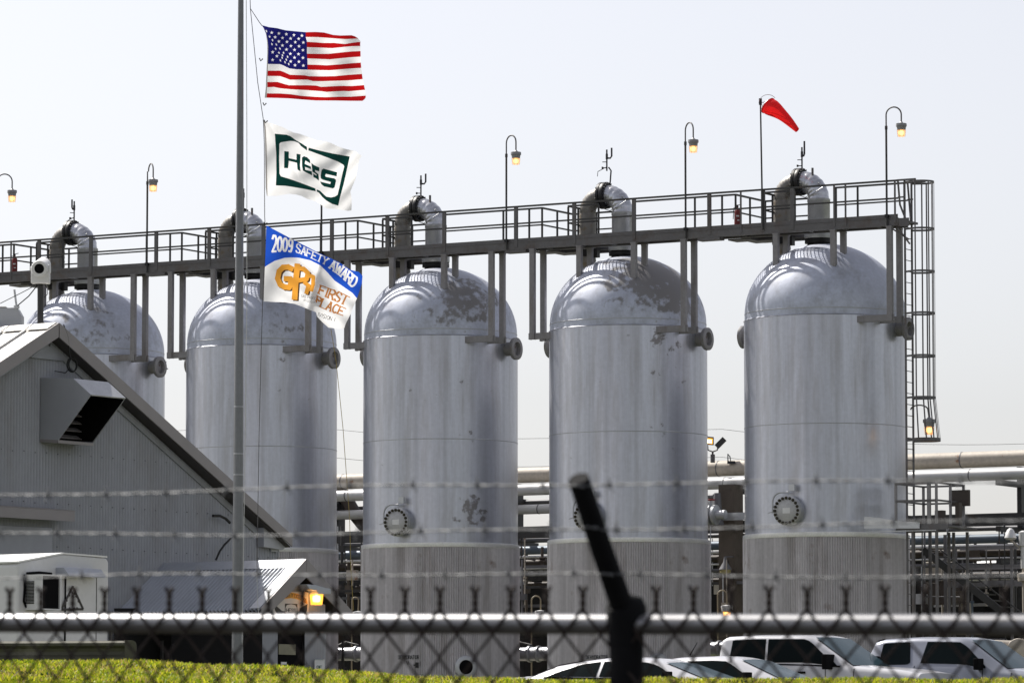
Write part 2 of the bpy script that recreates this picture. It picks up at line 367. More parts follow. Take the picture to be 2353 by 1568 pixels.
def glyph_strokes():
    A = lambda cx, cy, rx, ry, a0, a1, n=8: [(cx + rx * math.cos(R_(a0 + (a1 - a0) * i / n)), cy + ry * math.sin(R_(a0 + (a1 - a0) * i / n))) for i in range(n + 1)]
    G = {
     'A': [[(0, 0), (.5, 1), (1, 0)], [(.2, .35), (.8, .35)]],
     'B': [[(0, 0), (0, 1), (.6, 1), (.9, .85), (.9, .65), (.6, .5), (0, .5)], [(.6, .5), (1, .35), (1, .15), (.7, 0), (0, 0)]],
     'C': [A(.55, .5, .5, .5, 50, 310, 12)],
     'D': [[(0, 0), (0, 1), (.55, 1)] + A(.45, .5, .5, .5, 80, -80, 8) + [(0, 0)]],
     'E': [[(.95, 1), (0, 1), (0, 0), (.95, 0)], [(0, .5), (.75, .5)]],
     'F': [[(.95, 1), (0, 1), (0, 0)], [(0, .5), (.75, .5)]],
     'G': [A(.55, .5, .5, .5, 50, 330, 12) + [(1, .45), (.6, .45)]],
     'H': [[(0, 0), (0, 1)], [(1, 0), (1, 1)], [(0, .5), (1, .5)]],
     'I': [[(.5, 0), (.5, 1)]],
     'L': [[(0, 1), (0, 0), (.95, 0)]],
     'M': [[(0, 0), (0, 1), (.5, .3), (1, 1), (1, 0)]],
     'N': [[(0, 0), (0, 1), (1, 0), (1, 1)]],
     'O': [A(.5, .5, .5, .5, 0, 360, 14)],
     'P': [[(0, 0), (0, 1), (.6, 1), (.95, .85), (.95, .62), (.6, .48), (0, .48)]],
     'R': [[(0, 0), (0, 1), (.6, 1), (.95, .85), (.95, .62), (.6, .48), (0, .48)], [(.5, .48), (1, 0)]],
     'S': [[(.95, .82), (.7, 1), (.3, 1), (.05, .82), (.08, .62), (.5, .5), (.92, .38), (.95, .18), (.7, 0), (.3, 0), (.03, .18)]],
     'T': [[(0, 1), (1, 1)], [(.5, 1), (.5, 0)]],
     'V': [[(0, 1), (.5, 0), (1, 1)]],
     'W': [[(0, 1), (.25, 0), (.5, .8), (.75, 0), (1, 1)]],
     'X': [[(0, 0), (1, 1)], [(0, 1), (1, 0)]],
     'Y': [[(0, 1), (.5, .5), (1, 1)], [(.5, .5), (.5, 0)]],
     '0': [A(.5, .5, .48, .5, 0, 360, 14)],
     '2': [[(.05, .78), (.25, 1), (.7, 1), (.93, .8), (.85, .55), (.05, 0), (.95, 0)]],
     '9': [[(.92, .65), (.7, .45), (.3, .45), (.08, .65), (.1, .85), (.35, 1), (.7, 1), (.92, .85), (.92, .35), (.7, 0), (.2, .02)]],
    }
    return G
GL = glyph_strokes()
def text_polys(txt, mapf, w=.16, gap=.28, serif=0., widths=None, ww=None):
    """stroke letters as polygons; mapf(s, t) maps s (0..1 along the text) and t (0..1 up) to the target 2-D plane.
    w = stroke half-thickness in cell heights, serif = slab length in cell widths"""
    wid = {'I': .42, ' ': .7, 'M': 1.25, 'W': 1.3}
    tot = sum(wid.get(c, 1) for c in txt) + gap * (len(txt) - 1); x = 0; out = []
    for c in txt:
        cw = wid.get(c, 1)
        if c != ' ':
            st = [list(s) for s in GL[c]]
            if serif:
                ends = []
                for s in GL[c]:
                    for q in s:
                        if q[1] in (0, 1) and c not in 'SCGO029' and q not in ends: ends.append(q)
                for (a, b_) in ends: st.append([(a - serif, b_), (a + serif, b_)])
            for s in st:
                for (a, b_), (a2, b2) in zip(s[:-1], s[1:]):
                    if c == 'I': a = .5 + (a - .5) * 1.6; a2 = .5 + (a2 - .5) * 1.6
                    p0 = Vector(mapf((x + a * cw) / tot, b_)); p1 = Vector(mapf((x + a2 * cw) / tot, b2))
                    dv = p1 - p0; L = dv.length
                    if L < 1e-6: continue
                    dv /= L; hh = (Vector(mapf(0.5, 1)) - Vector(mapf(0.5, 0))).length
                    thin = .55 if serif and b_ == b2 and b_ in (0, 1) else 1
                    nn = Vector((-dv.y, dv.x)) * (w * hh * thin); e = dv * (w * hh * .5)
                    out.append([p0 - e - nn, p1 + e - nn, p1 + e + nn, p0 - e + nn])
        x += cw + gap
    return out
def stroke_poly(pts, w):
    out = []
    for i in range(len(pts) - 1):
        p0 = Vector(pts[i]); p1 = Vector(pts[i + 1]); dv = (p1 - p0).normalized(); nn = Vector((-dv.y, dv.x)) * w / 2; e = dv * w * .25
        out.append([p0 - e - nn, p1 + e - nn, p1 + e + nn, p0 - e + nn])
    return out
def inpoly(x, y, poly):
    c = False; j = len(poly) - 1
    for i in range(len(poly)):
        xi, yi = poly[i][0], poly[i][1]; xj, yj = poly[j][0], poly[j][1]
        if (yi > y) != (yj > y) and x < (xj - xi) * (y - yi) / (yj - yi) + xi: c = not c
        j = i
    return c
def sheet(name, outline, layers, mapf, mats, step, parent=None, origin=None, smooth_=True):
    """one cloth or board: outline and marks are 2-D polygons, cut into one triangulated surface; layers = [(material index, [polygons])]"""
    V = []; E = []
    def addp(poly):
        b = len(V); k = len(poly)
        for i, p in enumerate(poly): V.append(Vector((p[0], p[1])))
        for i in range(k): E.append((b + i, b + (i + 1) % k))
    def dens(poly):
        o = []
        for i in range(len(poly)):
            a = Vector(poly[i][:2]); b = Vector(poly[(i + 1) % len(poly)][:2]); n = max(1, int((b - a).length / step))
            for k in range(n): o.append(a.lerp(b, k / n))
        return o
    ol = dens(outline); addp(ol)
    for _, ps in layers:
        for p in ps: addp(dens(p))
    x0 = min(p[0] for p in outline); x1 = max(p[0] for p in outline); y0 = min(p[1] for p in outline); y1 = max(p[1] for p in outline)
    y = y0; row = 0
    while y <= y1:
        x = x0 + (step * .5 if row % 2 else 0)
        while x <= x1:
            V.append(Vector((x + .01 * step * math.sin(x * 7 + y), y + .013 * step * math.cos(x + y * 5)))); x += step
        y += step; row += 1
    vs, es, fs, *_r = delaunay_2d_cdt(V, E, [], 0, 1e-4)
    bb = []
    for mi, ps in layers:
        for p in ps:
            bb.append((mi, min(q[0] for q in p), max(q[0] for q in p), min(q[1] for q in p), max(q[1] for q in p), p))
    mb = MB(); mb.smooth = smooth_; mb.v = [tuple(mapf(v.x, v.y)) for v in vs]
    for f in fs:
        cx = sum(vs[i].x for i in f) / len(f); cy = sum(vs[i].y for i in f) / len(f)
        if not inpoly(cx, cy, outline): continue
        mi = 0
        for (m_, a, b, c, d, p) in bb:
            if a <= cx <= b and c <= cy <= d and inpoly(cx, cy, p): mi = m_
        mb.cur = mi; mb.face(list(f))
    used = sorted({i for f in mb.f for i in f}); mp = {o: n for n, o in enumerate(used)}
    mb.v = [mb.v[i] for i in used]; mb.f = [[mp[i] for i in f] for f in mb.f]
    return mb.build(name, mats, parent, origin, fix=False)

tank_label = {1: 'grey domed vessel farthest left, its lower half hidden behind the gabled metal building',
              2: 'grey domed vessel directly behind the flagpole, partly covered by the safety award flag',
              3: 'middle grey domed vessel with peeling dark patches on dome and lower shell',
              4: 'grey domed vessel with the broadest dark dome stain, behind the leaning black arm',
              5: 'clean-domed grey vessel farthest right beside the caged ladder'}
def manway(parent, base, axis, r, L, bolts=True):
    axis = Vector(axis).normalized()
    b = MB(); b.lathe([(r * .86, 0), (r * .86, L * .55), (r * .9, L * .56), (r, L * .6), (r, L * .82), (r * .98, L * .83)], base, 28, axis, True)
    o = b.build('manway', M['galv'], parent)
    c = MB(); c.lathe([(r * .97, L * .84), (r * .97, L), (r * .93, L * 1.03)], base, 28, axis, True); c.build('cover', M['cover'], o)
    u = axis.cross(Z).normalized()
    if bolts:
        bb = MB()
        for k in range(20):
            a = 2 * math.pi * k / 20; p = Vector(base) + axis * (L * 1.0) + (u * math.cos(a) + Z * math.sin(a)) * r * .84
            bb.lathe([(.042, 0), (.045, .03), (.03, .06)], p, 8, axis, True)
        bb.build('bolt_ring', M['bolt'], o)
        h = MB(); s = Vector(base) + axis * (L * .7)
        uu = -u if u.x > 0 else u
        pts = [s + uu * r * 1.12 + Z * (-.05), s + uu * r * 1.15 + Z * (.25)] + [s + uu * (r * 1.15) + Z * (.25) + p for p in arc((0, 0, 0), uu * -1, Z, .26, math.pi, math.pi / 2, 6)]
        ctr = s + uu * (r * 1.15 - .26) + Z * .25
        pts = [s + uu * r * 1.15 + Z * (-.05)] + arc(ctr, uu, Z, .26, 0, math.pi / 2, 7) + [ctr + Z * .26 - uu * .22]
        h.tube(pts, .024, 8); e = pts[-1]; h.cyl(e + Z * .05, e - Z * .12, .012, 6); h.cyl(s - Z * 0 + uu * r * 1.0, s + uu * r * 1.5 + Z * -.05, .012, 6)
        h.build('davit', M['galv'], o)
        nb = MB(); nb.box(e - uu * .12 + Z * .12, .085, .05, .09, D, N); nb.build('junction_box', M['galv_light'], o)
        pl = MB(); q = Vector(base) + axis * (L * 1.045); pl.obox(q, u, axis, Z, .11, .004, .075); pl.build('name_plate', M['white'], o)
    return o
def tank(i):
    o = T5 - D * (STEP * (5 - i)); o = Vector((o.x, o.y, GROUND))
    t = empty('storage_tank', o, tank_label[i], 'tank', 'domed vessels in a row under the elevated walkway')
    dm, sm = tank_mats(i)
    c = Vector((o.x, o.y, 0)); n = 96
    b = MB(); b.lathe([(RT + .02, ZRING), (RT + .02, ZSEAM - .01), (RT + .035, ZSEAM), (RT + .0, ZSEAM + .025)], c, n); b.build('shell', sm, t)
    b = MB(); pr = [(RT, ZSEAM + .02), (RT, ZDOME)] + [(RT * math.cos(a), ZDOME + HD * math.sin(a)) for a in [math.pi / 2 * k / 22 for k in range(1, 22)]]
    b.lathe(pr, c, n); b.face([len(b.v) - n + j for j in range(n)])
    b.build('dome', dm, t)
    # thin cladding laps
    for z in (ZDOME, ZRING + (ZSEAM - ZRING) * .50):
        b = MB(); rr = RT + (.002 if z == ZDOME else .022); b.lathe([(rr, z - .012), (rr + .006, z - .004), (rr + .006, z + .004), (rr, z + .012)], c, n); b.build('seam_band', M['galv'], t)
    k = 206 * 4; b = MB(); b.smooth = True
    for z in (GROUND, ZRING - .06):
        for j in range(k):
            a = 2 * math.pi * j / k; r = RT + .055 + .024 * math.sin(j * math.pi / 2)
            b.v.append((c.x + math.cos(a) * r, c.y + math.sin(a) * r, z))
    for j in range(k): b.face([j, (j + 1) % k, k + (j + 1) % k, k + j])
    b.build('skirt', M['skirt'], t, fix=False)
    b = MB(); b.lathe([(RT + .01, ZRING + .03), (RT + .075, ZRING + .012), (RT + .08, ZRING - .10), (RT + .07, ZRING - .115), (RT, ZRING - .12)], c, n); b.build('flashing_ring', M['ring'], t)
    # manways and side nozzles
    zm = P(921, 1198, 131.0).z
    am = Vector((-.475, -.88, 0)).normalized(); manway(t, c + am * (RT - .05) + Z * zm, am, .415, .42)
    zn = P(2065, 757, 126).z
    for s in (-1, 1):
        b = MB(); ax = D * s; base = c + ax * (RT - .05) + Z * zn
        b.lathe([(.20, .02), (.20, .3), (.315, .31), (.325, .33), (.325, .41), (.31, .42), (.20, .42), (.19, .40), (.185, .05)], base, 28, ax)
        nz = b.build('side_nozzle', M['nozzle'], t)
        b = MB(); b.lathe([(.19, .30), (.0, .30)], base, 20, ax); b.build('blind_plate', M['nozzle'], nz)
    # skirt opening low on the front right
    ax = (Vector((.33, -.944, 0))).normalized(); base = c + ax * (RT) + Z * P(1065, 1531, 131.2).z
    b = MB(); b.lathe([(.33, .0), (.33, .10), (.31, .115), (.21, .115), (.20, .10), (.20, .03)], base, 28, ax); op = b.build('skirt_opening', M['galv_light'], t)
    b = MB(); b.lathe([(.205, .11), (.0, .11)], base, 24, ax); b.build('opening_interior', M['dark'], op)
    # stencilled name on the skirt
    def cylmap(px0, px1, py0, py1, rr):
        zt = P(px0, py0, c.y - RT).z; zb = P(px0, py1, c.y - RT).z
        xa = P(px0, py0, c.y - RT).x - c.x; xb = P(px1, py0, c.y - RT).x - c.x
        a0 = math.asin(xa / rr); a1 = math.asin(xb / rr)
        return a0 * rr, a1 * rr, zb, zt
    if i in (2, 3, 4, 5):
        cx = c.x / c.y * FPX + 1176; rr = RT + .073
        s0, s1, zb, zt = cylmap(cx - 97, cx - 49, 1504, 1512, rr)
        polys = text_polys('DEHYDRATOR', lambda s, t_: (s0 + (s1 - s0) * s, zb + (zt - zb) * t_), .10, .30)
        polys += text_polys('V', lambda s, t_: (s0 + .27 + .06 * s, zb - .16 + .09 * t_), .12, .3)
        b = MB()
        for p in polys: b.add([(c.x + rr * math.sin(q.x / rr), c.y - rr * math.cos(q.x / rr), q.y) for q in p], [(0, 1, 2, 3)])
        b.build('stencilled_name', M['ink'], t, fix=False)
        b = MB(); q = c + Vector((-.62, -RT + .03, P(0, 1526, 131).z)); b.box(q, .055, .03, .075); b.cyl(q + Vector((-.06, -.02, .0)), q + Vector((-.12, -.03, .0)), .014); b.box(q + Vector((.1, .01, .04)), .02, .02, .07)
        b.build('gauge_box', M['black'], t)
    return t
tanks = {i: tank(i) for i in range(1, 6)}

# ================================================================== vent piping over each dome
vp_label = {1: 'silver elbow vent piping on the dome behind the white security camera',
            2: 'silver elbow vent piping just right of the flagpole, above the award flag',
            3: 'silver elbow vent piping on the middle dome with a dark forked valve above',
            4: 'silver elbow vent piping on the stained dome behind the fence arm line',
            5: 'shiniest silver elbow vent piping on the right-hand dome below the windsock'}
ZAX = P(1884, 414, 127).z
def vent(i):
    o = T5 - D * (STEP * (5 - i)); c = Vector((o.x, o.y, 0))
    t = empty('vent_pipe', c + Z * (ZAPEX - .05), vp_label[i], 'pipe', 'silver elbow vents over the domes')
    d0 = -.17; r = .285; ra = .52
    c1 = c + D * d0
    b = MB(); b.lathe([(.33, ZAPEX - .25), (.33, ZAPEX + .02), (.40, ZAPEX + .03), (.40, ZAPEX + .13), (.33, ZAPEX + .15), (.33, ZAPEX + .22)], c1, 28)
    b.build('neck', M['black'], t)
    b = MB(); b.lathe([(.40, ZAPEX + .16), (.41, ZAPEX + .2), (.41, ZAPEX + .34), (.33, ZAPEX + .36), (.315, ZAPEX + .37), (.315, ZAX - .62), (.325, ZAX - .61), (.325, ZAX - .53), (.31, ZAX - .52)], c1, 32); b.build('riser', M['galv'], t)
    cen = c1 - D * ra + Z * (ZAX - ra)
    b = MB(); pts = []; rs = []; K = 26
    for k in range(K + 1):
        a = math.pi / 2 * k / K; pts.append(cen + D * (ra * math.cos(a)) + Z * (ra * math.sin(a)))
        rs.append(r + (.012 if k % 4 == 0 else (.0 if k % 4 in (2,) else .006)))
    b.tube([c1 + Z * (ZAX - ra - .05)] + pts, [r] + rs, 28); b.build('elbow', M['clad'], t)
    f0 = c1 - D * ra + Z * ZAX
    b = MB(); b.lathe([(.29, -.06), (.385, -.055), (.39, -.04), (.39, .05), (.385, .06), (.30, .065), (.30, .08), (.39, .085), (.39, .16), (.3, .165)], f0 - D * .02, 32, -D, True)
    fl = b.build('flange', M['black'], t)
    b = MB(); u = N
    for k in range(20):
        a = 2 * math.pi * k / 20; p = f0 + (u * math.cos(a) + Z * math.sin(a)) * .35; b.cyl(p + D * .09, p - D * .22, .02, 6)
    b.build('bolt_ring', M['blackiron'], fl)
    # second elbow and ribbed down pipe
    ra2 = .48; f1 = f0 - D * .16; r2 = .235; cen2 = f1 - Z * ra2
    b = MB(); pts = [f1]; 
    for k in range(1, 19):
        a = math.pi / 2 * k / 18; pts.append(cen2 + Z * (ra2 * math.cos(a)) - D * (ra2 * math.sin(a)))
    rs = [r2 + (.016 if k % 2 else 0) for k in range(len(pts))]
    b.tube(pts, rs, 24); b.build('ribbed_elbow', M['clad_dull'], t)
    q = cen2 - D * ra2; rr = math.hypot((q - c).x, (q - c).y); zb = dome_z(min(rr, RT - .1)) - .15
    b = MB(); pr = []; z = zb; k = 0
    while z < q.z: pr.append((r2 + (.012 if k % 2 else 0), z)); z += .07; k += 1
    pr.append((r2, q.z)); b.lathe(pr, Vector((q.x, q.y, 0)), 24); b.build('down_pipe', M['clad_dull'], t)
    b = MB(); zc = W(0, 0, 0).z + ZDECK - .28
    b.lathe([(r2 + .03, zc - .1), (r2 + .05, zc - .09), (r2 + .05, zc + .1), (r2 + .03, zc + .11)], Vector((q.x, q.y, 0)), 20); b.box(Vector((q.x, q.y, zc)) + D * .3, .06, .09, .13, D, N)
    b.build('pipe_clamp', M['black'], t)
    # small relief valve tree on the flange and pipe stub on the elbow
    b = MB(); p = f0 + Z * .36; h = .62
    if i == 4: b.tube([p + D * .1 - Z * .1, p + D * .14 + Z * .35, p + D * .06 + Z * .45], .022, 8); p = p + Z * .35
    b.tube([p, p + Z * h], [.022, .024], 8)
    b.cyl(p + Z * (h * .55), p + Z * (h * .80), .035, 8); b.cyl(p + Z * (h * .8), p + Z * h, .016, 8)
    s = 1 if i in (3, 4, 5) else -1
    ux = Vector((1, 0, 0)); q0 = p + Z * (h * .60)
    hh = .30 if i != 5 else .42
    ww = .14 if i in (3, 4) else .07
    b.tube([q0, q0 + ux * s * ww * .7, q0 + ux * s * ww + Z * .06, q0 + ux * s * ww + Z * hh], .026, 8)
    b.cyl(p + Z * .09, p + Z * .09 - ux * .15, .014, 8); b.cyl(p + Z * .09 - ux * .15, p + Z * .09 - ux * .10, .034, 10)
    b.cyl(p + Z * .26, p + Z * .26 - ux * .13, .012, 8)
    if i in (1, 4): b.tube([p + Z * .12, p + Z * -.02 - ux * .26, p + Z * -.16 - ux * .27], .011, 6)
    b.build('relief_valve', M['blackiron'], t)
    if i != 4 and i != 1:
        b = MB(); g0 = cen + D * (ra * .75) + Z * (ra * .72) + N * -.12
        b.cyl(g0 - Z * .1, g0 + Z * .50, .033, 12); b.build('pipe_stub', M['steel'], t)
    b = MB(); g0 = cen + D * .62 + Z * .36 - N * .2; b.tube(arc(g0, D, Z, .07, 0, math.pi, 6) + [g0 - D * .07 - Z * .1], .014, 6)
    g1 = f0 - Z * .38; b.tube([g1 - D * .25 + Z * .05, g1 + D * .1 - Z * .07, g1 + D * .5 - N * .35 - Z * .03, g1 + D * .8 - N * .3 + Z * .15], .012, 6)
    b.build('conduit', M['galv'], t)
    return t
# ================================================================== elevated walkway
NF, NR = -1.45, -.83
ZDECK = PN(1901, 510, NF).z
RAIL = 1.05
for i in range(1, 6): vent(i)
d_lo, d_hi = -4 * STEP - 6.2, 2.98
wk = empty('elevated_walkway', W(-12, NF, ZDECK), 'long grey steel walkway with handrails running over all the domes', 'walkway')
for nn, nm in ((NF, 'front'), (NR, 'rear')):
    b = MB(); b.dbox(d_lo, d_hi, nn - .015, nn + .015, ZDECK - .22, ZDECK); b.dbox(d_lo, d_hi, nn + (.015 if nn == NF else -.07), nn + (.07 if nn == NF else -.015), ZDECK - .22, ZDECK - .20)
    b.dbox(d_lo, d_hi, nn - (.03 if nn == NF else -.015), nn + (.03 if nn == NR else -.015), ZDECK - .012, ZDECK + .0)
    b.build('side_beam', M['steel'], wk)
s = d_lo
while s < d_hi: b = MB(); b.dbox(s, s + .06, NF + .07, NR - .07, ZDECK - .2, ZDECK - .05); b.build('cross_beam', M['steel'], wk); s += 1.05
def grating(mb, d0, d1, n0, n1, z, along_d=True):
    if along_d:
        k = n0
        while k < n1: mb.dbox(d0, d1, k - .004, k + .004, z - .035, z); k += .042
        s = d0
        while s < d1: mb.dbox(s - .005, s + .005, n0, n1, z - .03, z - .004); s += .105
    else:
        s = d0
        while s < d1: mb.dbox(s - .004, s + .004, n0, n1, z - .035, z); s += .042
        k = n0
        while k < n1: mb.dbox(d0, d1, k - .005, k + .005, z - .03, z - .004); k += .105
b = MB(); grating(b, d_lo, d_hi, NF + .02, NR - .02, ZDECK - .003); b.build('deck_grating', M['grate'], wk)
b = MB(); b.dbox(d_lo, d_hi, NF - .012, NF - .004, ZDECK + .002, ZDECK + .10); b.build('toe_plate', M['steel'], wk)
# rails
tl = d_lo
b = MB()
b.dbox(tl, d_hi, NF - .03, NF + .02, ZDECK + RAIL - .05, ZDECK + RAIL)
b.dbox(tl, d_hi, NF - .025, NF + .015, ZDECK + RAIL * .53 - .045, ZDECK + RAIL * .53)
b.build('front_handrail', M['steel_dark'], wk)
def post(d, n, big=False):
    b = MB(); w = .055 if big else .028
    b.dbox(d - w, d + w, n - .03, n - .02, ZDECK - .15, ZDECK + RAIL - .051); b.dbox(d - w, d - w + .012, n - .02, n + .03, ZDECK - .15, ZDECK + RAIL - .051)
    if big: b.dbox(d + w - .012, d + w, n - .02, n + .03, ZDECK - .15, ZDECK + RAIL - .051)
    b.build('rail_post', M['steel'], wk)
for i in range(0, 6):
    o = -(5 - i) * STEP
    if i == 5: L = [(-1.87, 0), (-1.18, 1), (-.27, 1), (1.04, 0), (1.39, 0), (2.9, 0)]
    elif i == 0: L = [(3.42, 1), (4.3, 0)]
    else: L = [(-.95, 1), (1.0, 1), (3.42, 1)]
    for d, big in L:
        if not (i == 4 and d > 3.4): post(o + d, NF, bool(big))
        else: post(o + d, NF, True)
def rrail(segs, name='rear_handrail'):
    for h, w in ((RAIL - .025, .05), (RAIL * .53 - .02, .04)):
        for (d0, n0, d1, n1) in segs:
            b = MB(); b.bar(W(d0, n0, ZDECK + h), W(d1, n1, ZDECK + h), w, w); b.build(name, M['steel_dark'], wk)
NB = 1.0
for i in range(0, 6):
    o = -(5 - i) * STEP
    nx = o + STEP - 2.37
    if i < 5: segs = [(o + .62, NR, nx, NR)]
    else: segs = [(o + .75, NR, d_hi, NR)]
    if i == 0: segs = [(o + 2.4, NR, nx, NR)]
    if i > 0:
        segs += [(o - 2.37, NR, o - 2.37, NB), (o - 2.37, NB, o - .72, NB), (o - 1.5, NR, o - 1.5, .32), (o - 1.5, NR, o - .5, NR), (o - 1.5, .32, o - 1.28, .32), (o - .72, NB, o - .72, .5)]
    rrail(segs)
    P_ = [(2.63, NR), (3.5, NR)] if i < 5 else [(.78, NR), (1.45, NR), (2.88, NR)]
    if i > 0: P_ += [(-2.37, NR), (-2.37, .05), (-2.37, NB), (-1.5, NR), (-1.5, -.25), (-1.5, .32), (-.5, NR), (-1.6, NB), (-.72, NB)]
    for d, n in P_: b = MB(); b.dbox(o + d - .024, o + d + .024, n - .02, n + .02, ZDECK - .1, ZDECK + RAIL - .052); b.build('rail_post', M['steel_dark'], wk)
    if i > 0:
        b = MB(); grating(b, o - 2.37, o - 1.5, NR + .03, NB, ZDECK - .003, False); grating(b, o - 1.5, o - .72, .36, NB, ZDECK - .003, False)
        pl = b.build('branch_grating', M['grate'], wk)
        b = MB()
        for n in (-.3, .35, NB - .03): b.dbox(o - 2.39, o - 1.48 if n < 0 else o - .7, n - .03, n + .03, ZDECK - .16, ZDECK - .045)
        for d in (-2.40, -1.5): b.dbox(o + d - .012, o + d + .012, NR + .02, NB, ZDECK - .17, ZDECK - .002)
        b.dbox(o - 2.40, o - .72, NB, NB + .02, ZDECK - .17, ZDECK)
        # ragged under-plates
        b.dbox(o - 2.8, o - 2.1, NR + .35, NR + .9, ZDECK - .22, ZDECK - .18); b.dbox(o - 2.5, o - 1.7, NR + .9, NR + 1.5, ZDECK - .21, ZDECK - .17)
        b.build('branch_beams', M['steel'], wk)
# legs
def leg(d, n, zb):
    b = MB(); b.dbox(d - .078, d + .078, n - .06, n - .045, zb, ZDECK - .222); b.dbox(d - .078, d - .064, n - .045, n + .06, zb, ZDECK - .222); b.dbox(d + .064, d + .078, n - .045, n + .06, zb, ZDECK - .222)
    b.dbox(d - .085, d + .085, n - .068, n + .065, ZDECK - .26, ZDECK - .221)
    b.build('support_leg', M['leg'], wk)
ZB = P(1950, 730, 124.5).z
for i in range(0, 6):
    o = -(5 - i) * STEP
    for dd in (-2.33, -.78, 1.0, 2.6 if i < 5 else 2.72):
        if dd == -2.33 and i in (0, 1, 5): continue
        if i == 0 and dd < 2: continue
        for n in (NF, NR):
            r = math.hypot(dd, n)
            leg(o + dd, n, dome_z(r) - .06 if r < RT else ZB - .10)
        if abs(dd) > 2:
            b = MB(); s = 1 if dd > 0 else -1
            b.dbox(o + s * 1.62, o + dd + s * .12, NF - .03, NF + .01, ZB - .09, ZB + .09)
            b.dbox(o + s * 1.62, o + dd + s * .12, NF + .01, NF + .09, ZB - .09, ZB - .075)
            b.dbox(o + s * 2.0, o + dd + s * .12, NR - .02, NR + .02, ZB - .09, ZB + .09)
            b.build('bracket', M['leg'], wk)
# small plates hanging under the deck
for i in range(1, 5):
    o = -(5 - i) * STEP; b = MB(); b.dbox(o + 3.05, o + 3.75, NF - .02, NF + .28, ZDECK - .30, ZDECK - .225); b.build('hanging_plate', M['steel'], wk)
# ladder end of the walkway
b = MB(); b.dbox(d_hi, d_hi + .32, NF + .02, NR - .02, ZDECK - .16, ZDECK - .1); b.dbox(d_hi, d_hi + .32, NF - .0, NF + .03, ZDECK - .25, ZDECK - .02)
b.bar(W(d_hi, NF, ZDECK - .3), W(d_hi + .35, NF, ZDECK - .75), .04); b.bar(W(2.8, NF, ZDECK - .3), W(d_hi + .32, NF, ZDECK - .62), .04)
b.build('end_bracket', M['steel'], wk)

# ================================================================== caged ladder
LD = 3.14; ncl = (NF + NR) / 2
ld = empty('caged_ladder', W(LD, ncl, GROUND), 'tall steel ladder with a hooped safety cage on the right side of the last vessel', 'ladder')
for n in (ncl - .22, ncl + .22):
    b = MB(); b.dbox(LD - .03, LD + .03, n - .008, n + .008, GROUND, ZDECK + RAIL); b.build('side_rail', M['steel'], ld)
b = MB(); z = GROUND + .3
while z < ZDECK: b.cyl(W(LD, ncl - .22, z), W(LD, ncl + .22, z), .012, 6); z += .305
b.build('rungs', M['steel'], ld)
zs = [PN(2115, y, NF).z for y in (415, 523, 621, 717, 815, 911)]
zlow = PN(2120, 1008, NF).z
CR = .37
def hoop(z, r=CR, h=.055, sd=0.):
    cc = W(LD + .38 + sd, ncl, z); p = [W(LD, ncl - .22, z)] + arc(cc, N * -1, D, r, 0, math.pi, 14) + [W(LD, ncl + .22, z)]
    b = MB()
    for a, c_ in zip(p[:-1], p[1:]): b.bar(a, c_, .008, h)
    b.build('hoop', M['steel'], ld)
for z in zs: hoop(z)
hoop(zlow, CR + .05, .09, .08)
zbb = zs[-1]
for k in range(7):
    a = math.pi * k / 6; off = N * (-CR * math.cos(a)) + D * (CR * math.sin(a)); off2 = N * (-(CR + .05) * math.cos(a)) + D * ((CR + .05) * math.sin(a) + .08)
    b = MB(); c0 = W(LD + .38, ncl, 0)
    b.bar(c0 + off + Z * (zbb - .02), c0 + off + Z * (zs[0] + .02), .04, .008, up=Vector(off).normalized())
    b.bar(c0 + off + Z * (zbb - .02), c0 + off2 + Z * (zlow), .04, .008, up=Vector(off).normalized()); b.build('cage_bar', M['steel'], ld)
b = MB()
for n in (NF, NR): b.bar(W(d_hi, n, ZDECK + RAIL - .02), W(LD + .38, n + (.0), ZDECK + RAIL - .02), .05); b.bar(W(d_hi, n, ZDECK + RAIL * .53), W(LD, n, ZDECK + RAIL * .53), .04)
for n in (NF, NR):
    b.tube([W(LD - .16, n, ZDECK + RAIL), W(LD - .1, n * 1, ZDECK + .35), W(LD, (n + ncl) / 2, ZDECK - .05)], .028, 8)
b.build('grab_rail', M['steel'], ld)

# ================================================================== gooseneck lamps
def lamp_head(parent, c, s=1.0, lit=True, hot=False):
    b = MB(); b.lathe([(.03 * s, .10 * s), (.06 * s, .06 * s), (.145 * s, .045 * s), (.15 * s, .02 * s), (.15 * s, -.035 * s), (.13 * s, -.04 * s), (.118 * s, -.13 * s), (.10 * s, -.14 * s)], c, 24, Z, True)
    b.build('housing', M['shade'], parent)
    b = MB(); b.lathe([(.112 * s, -.135 * s), (.110 * s, -.17 * s), (.092 * s, -.31 * s), (.088 * s, -.315 * s), (.0, -.315 * s)], c, 20); b.build('glass_globe', M['globe'], parent)
    b = MB(); b.lathe([(.0, -.15 * s), (.06 * s, -.16 * s), (.072 * s, -.20 * s), (.06 * s, -.26 * s), (0, -.275 * s)], c, 16); b.build('bulb', M['bulb_hot' if hot else 'bulb'], parent)
    b = MB()
    for k in range(6):
        a = math.pi * k / 3; u = Vector((math.cos(a), math.sin(a), 0)); b.bar(Vector(c) + u * .118 * s - Z * .14 * s, Vector(c) + u * .098 * s - Z * .32 * s, .008 * s)
    b.build('guard', M['galv'], parent)
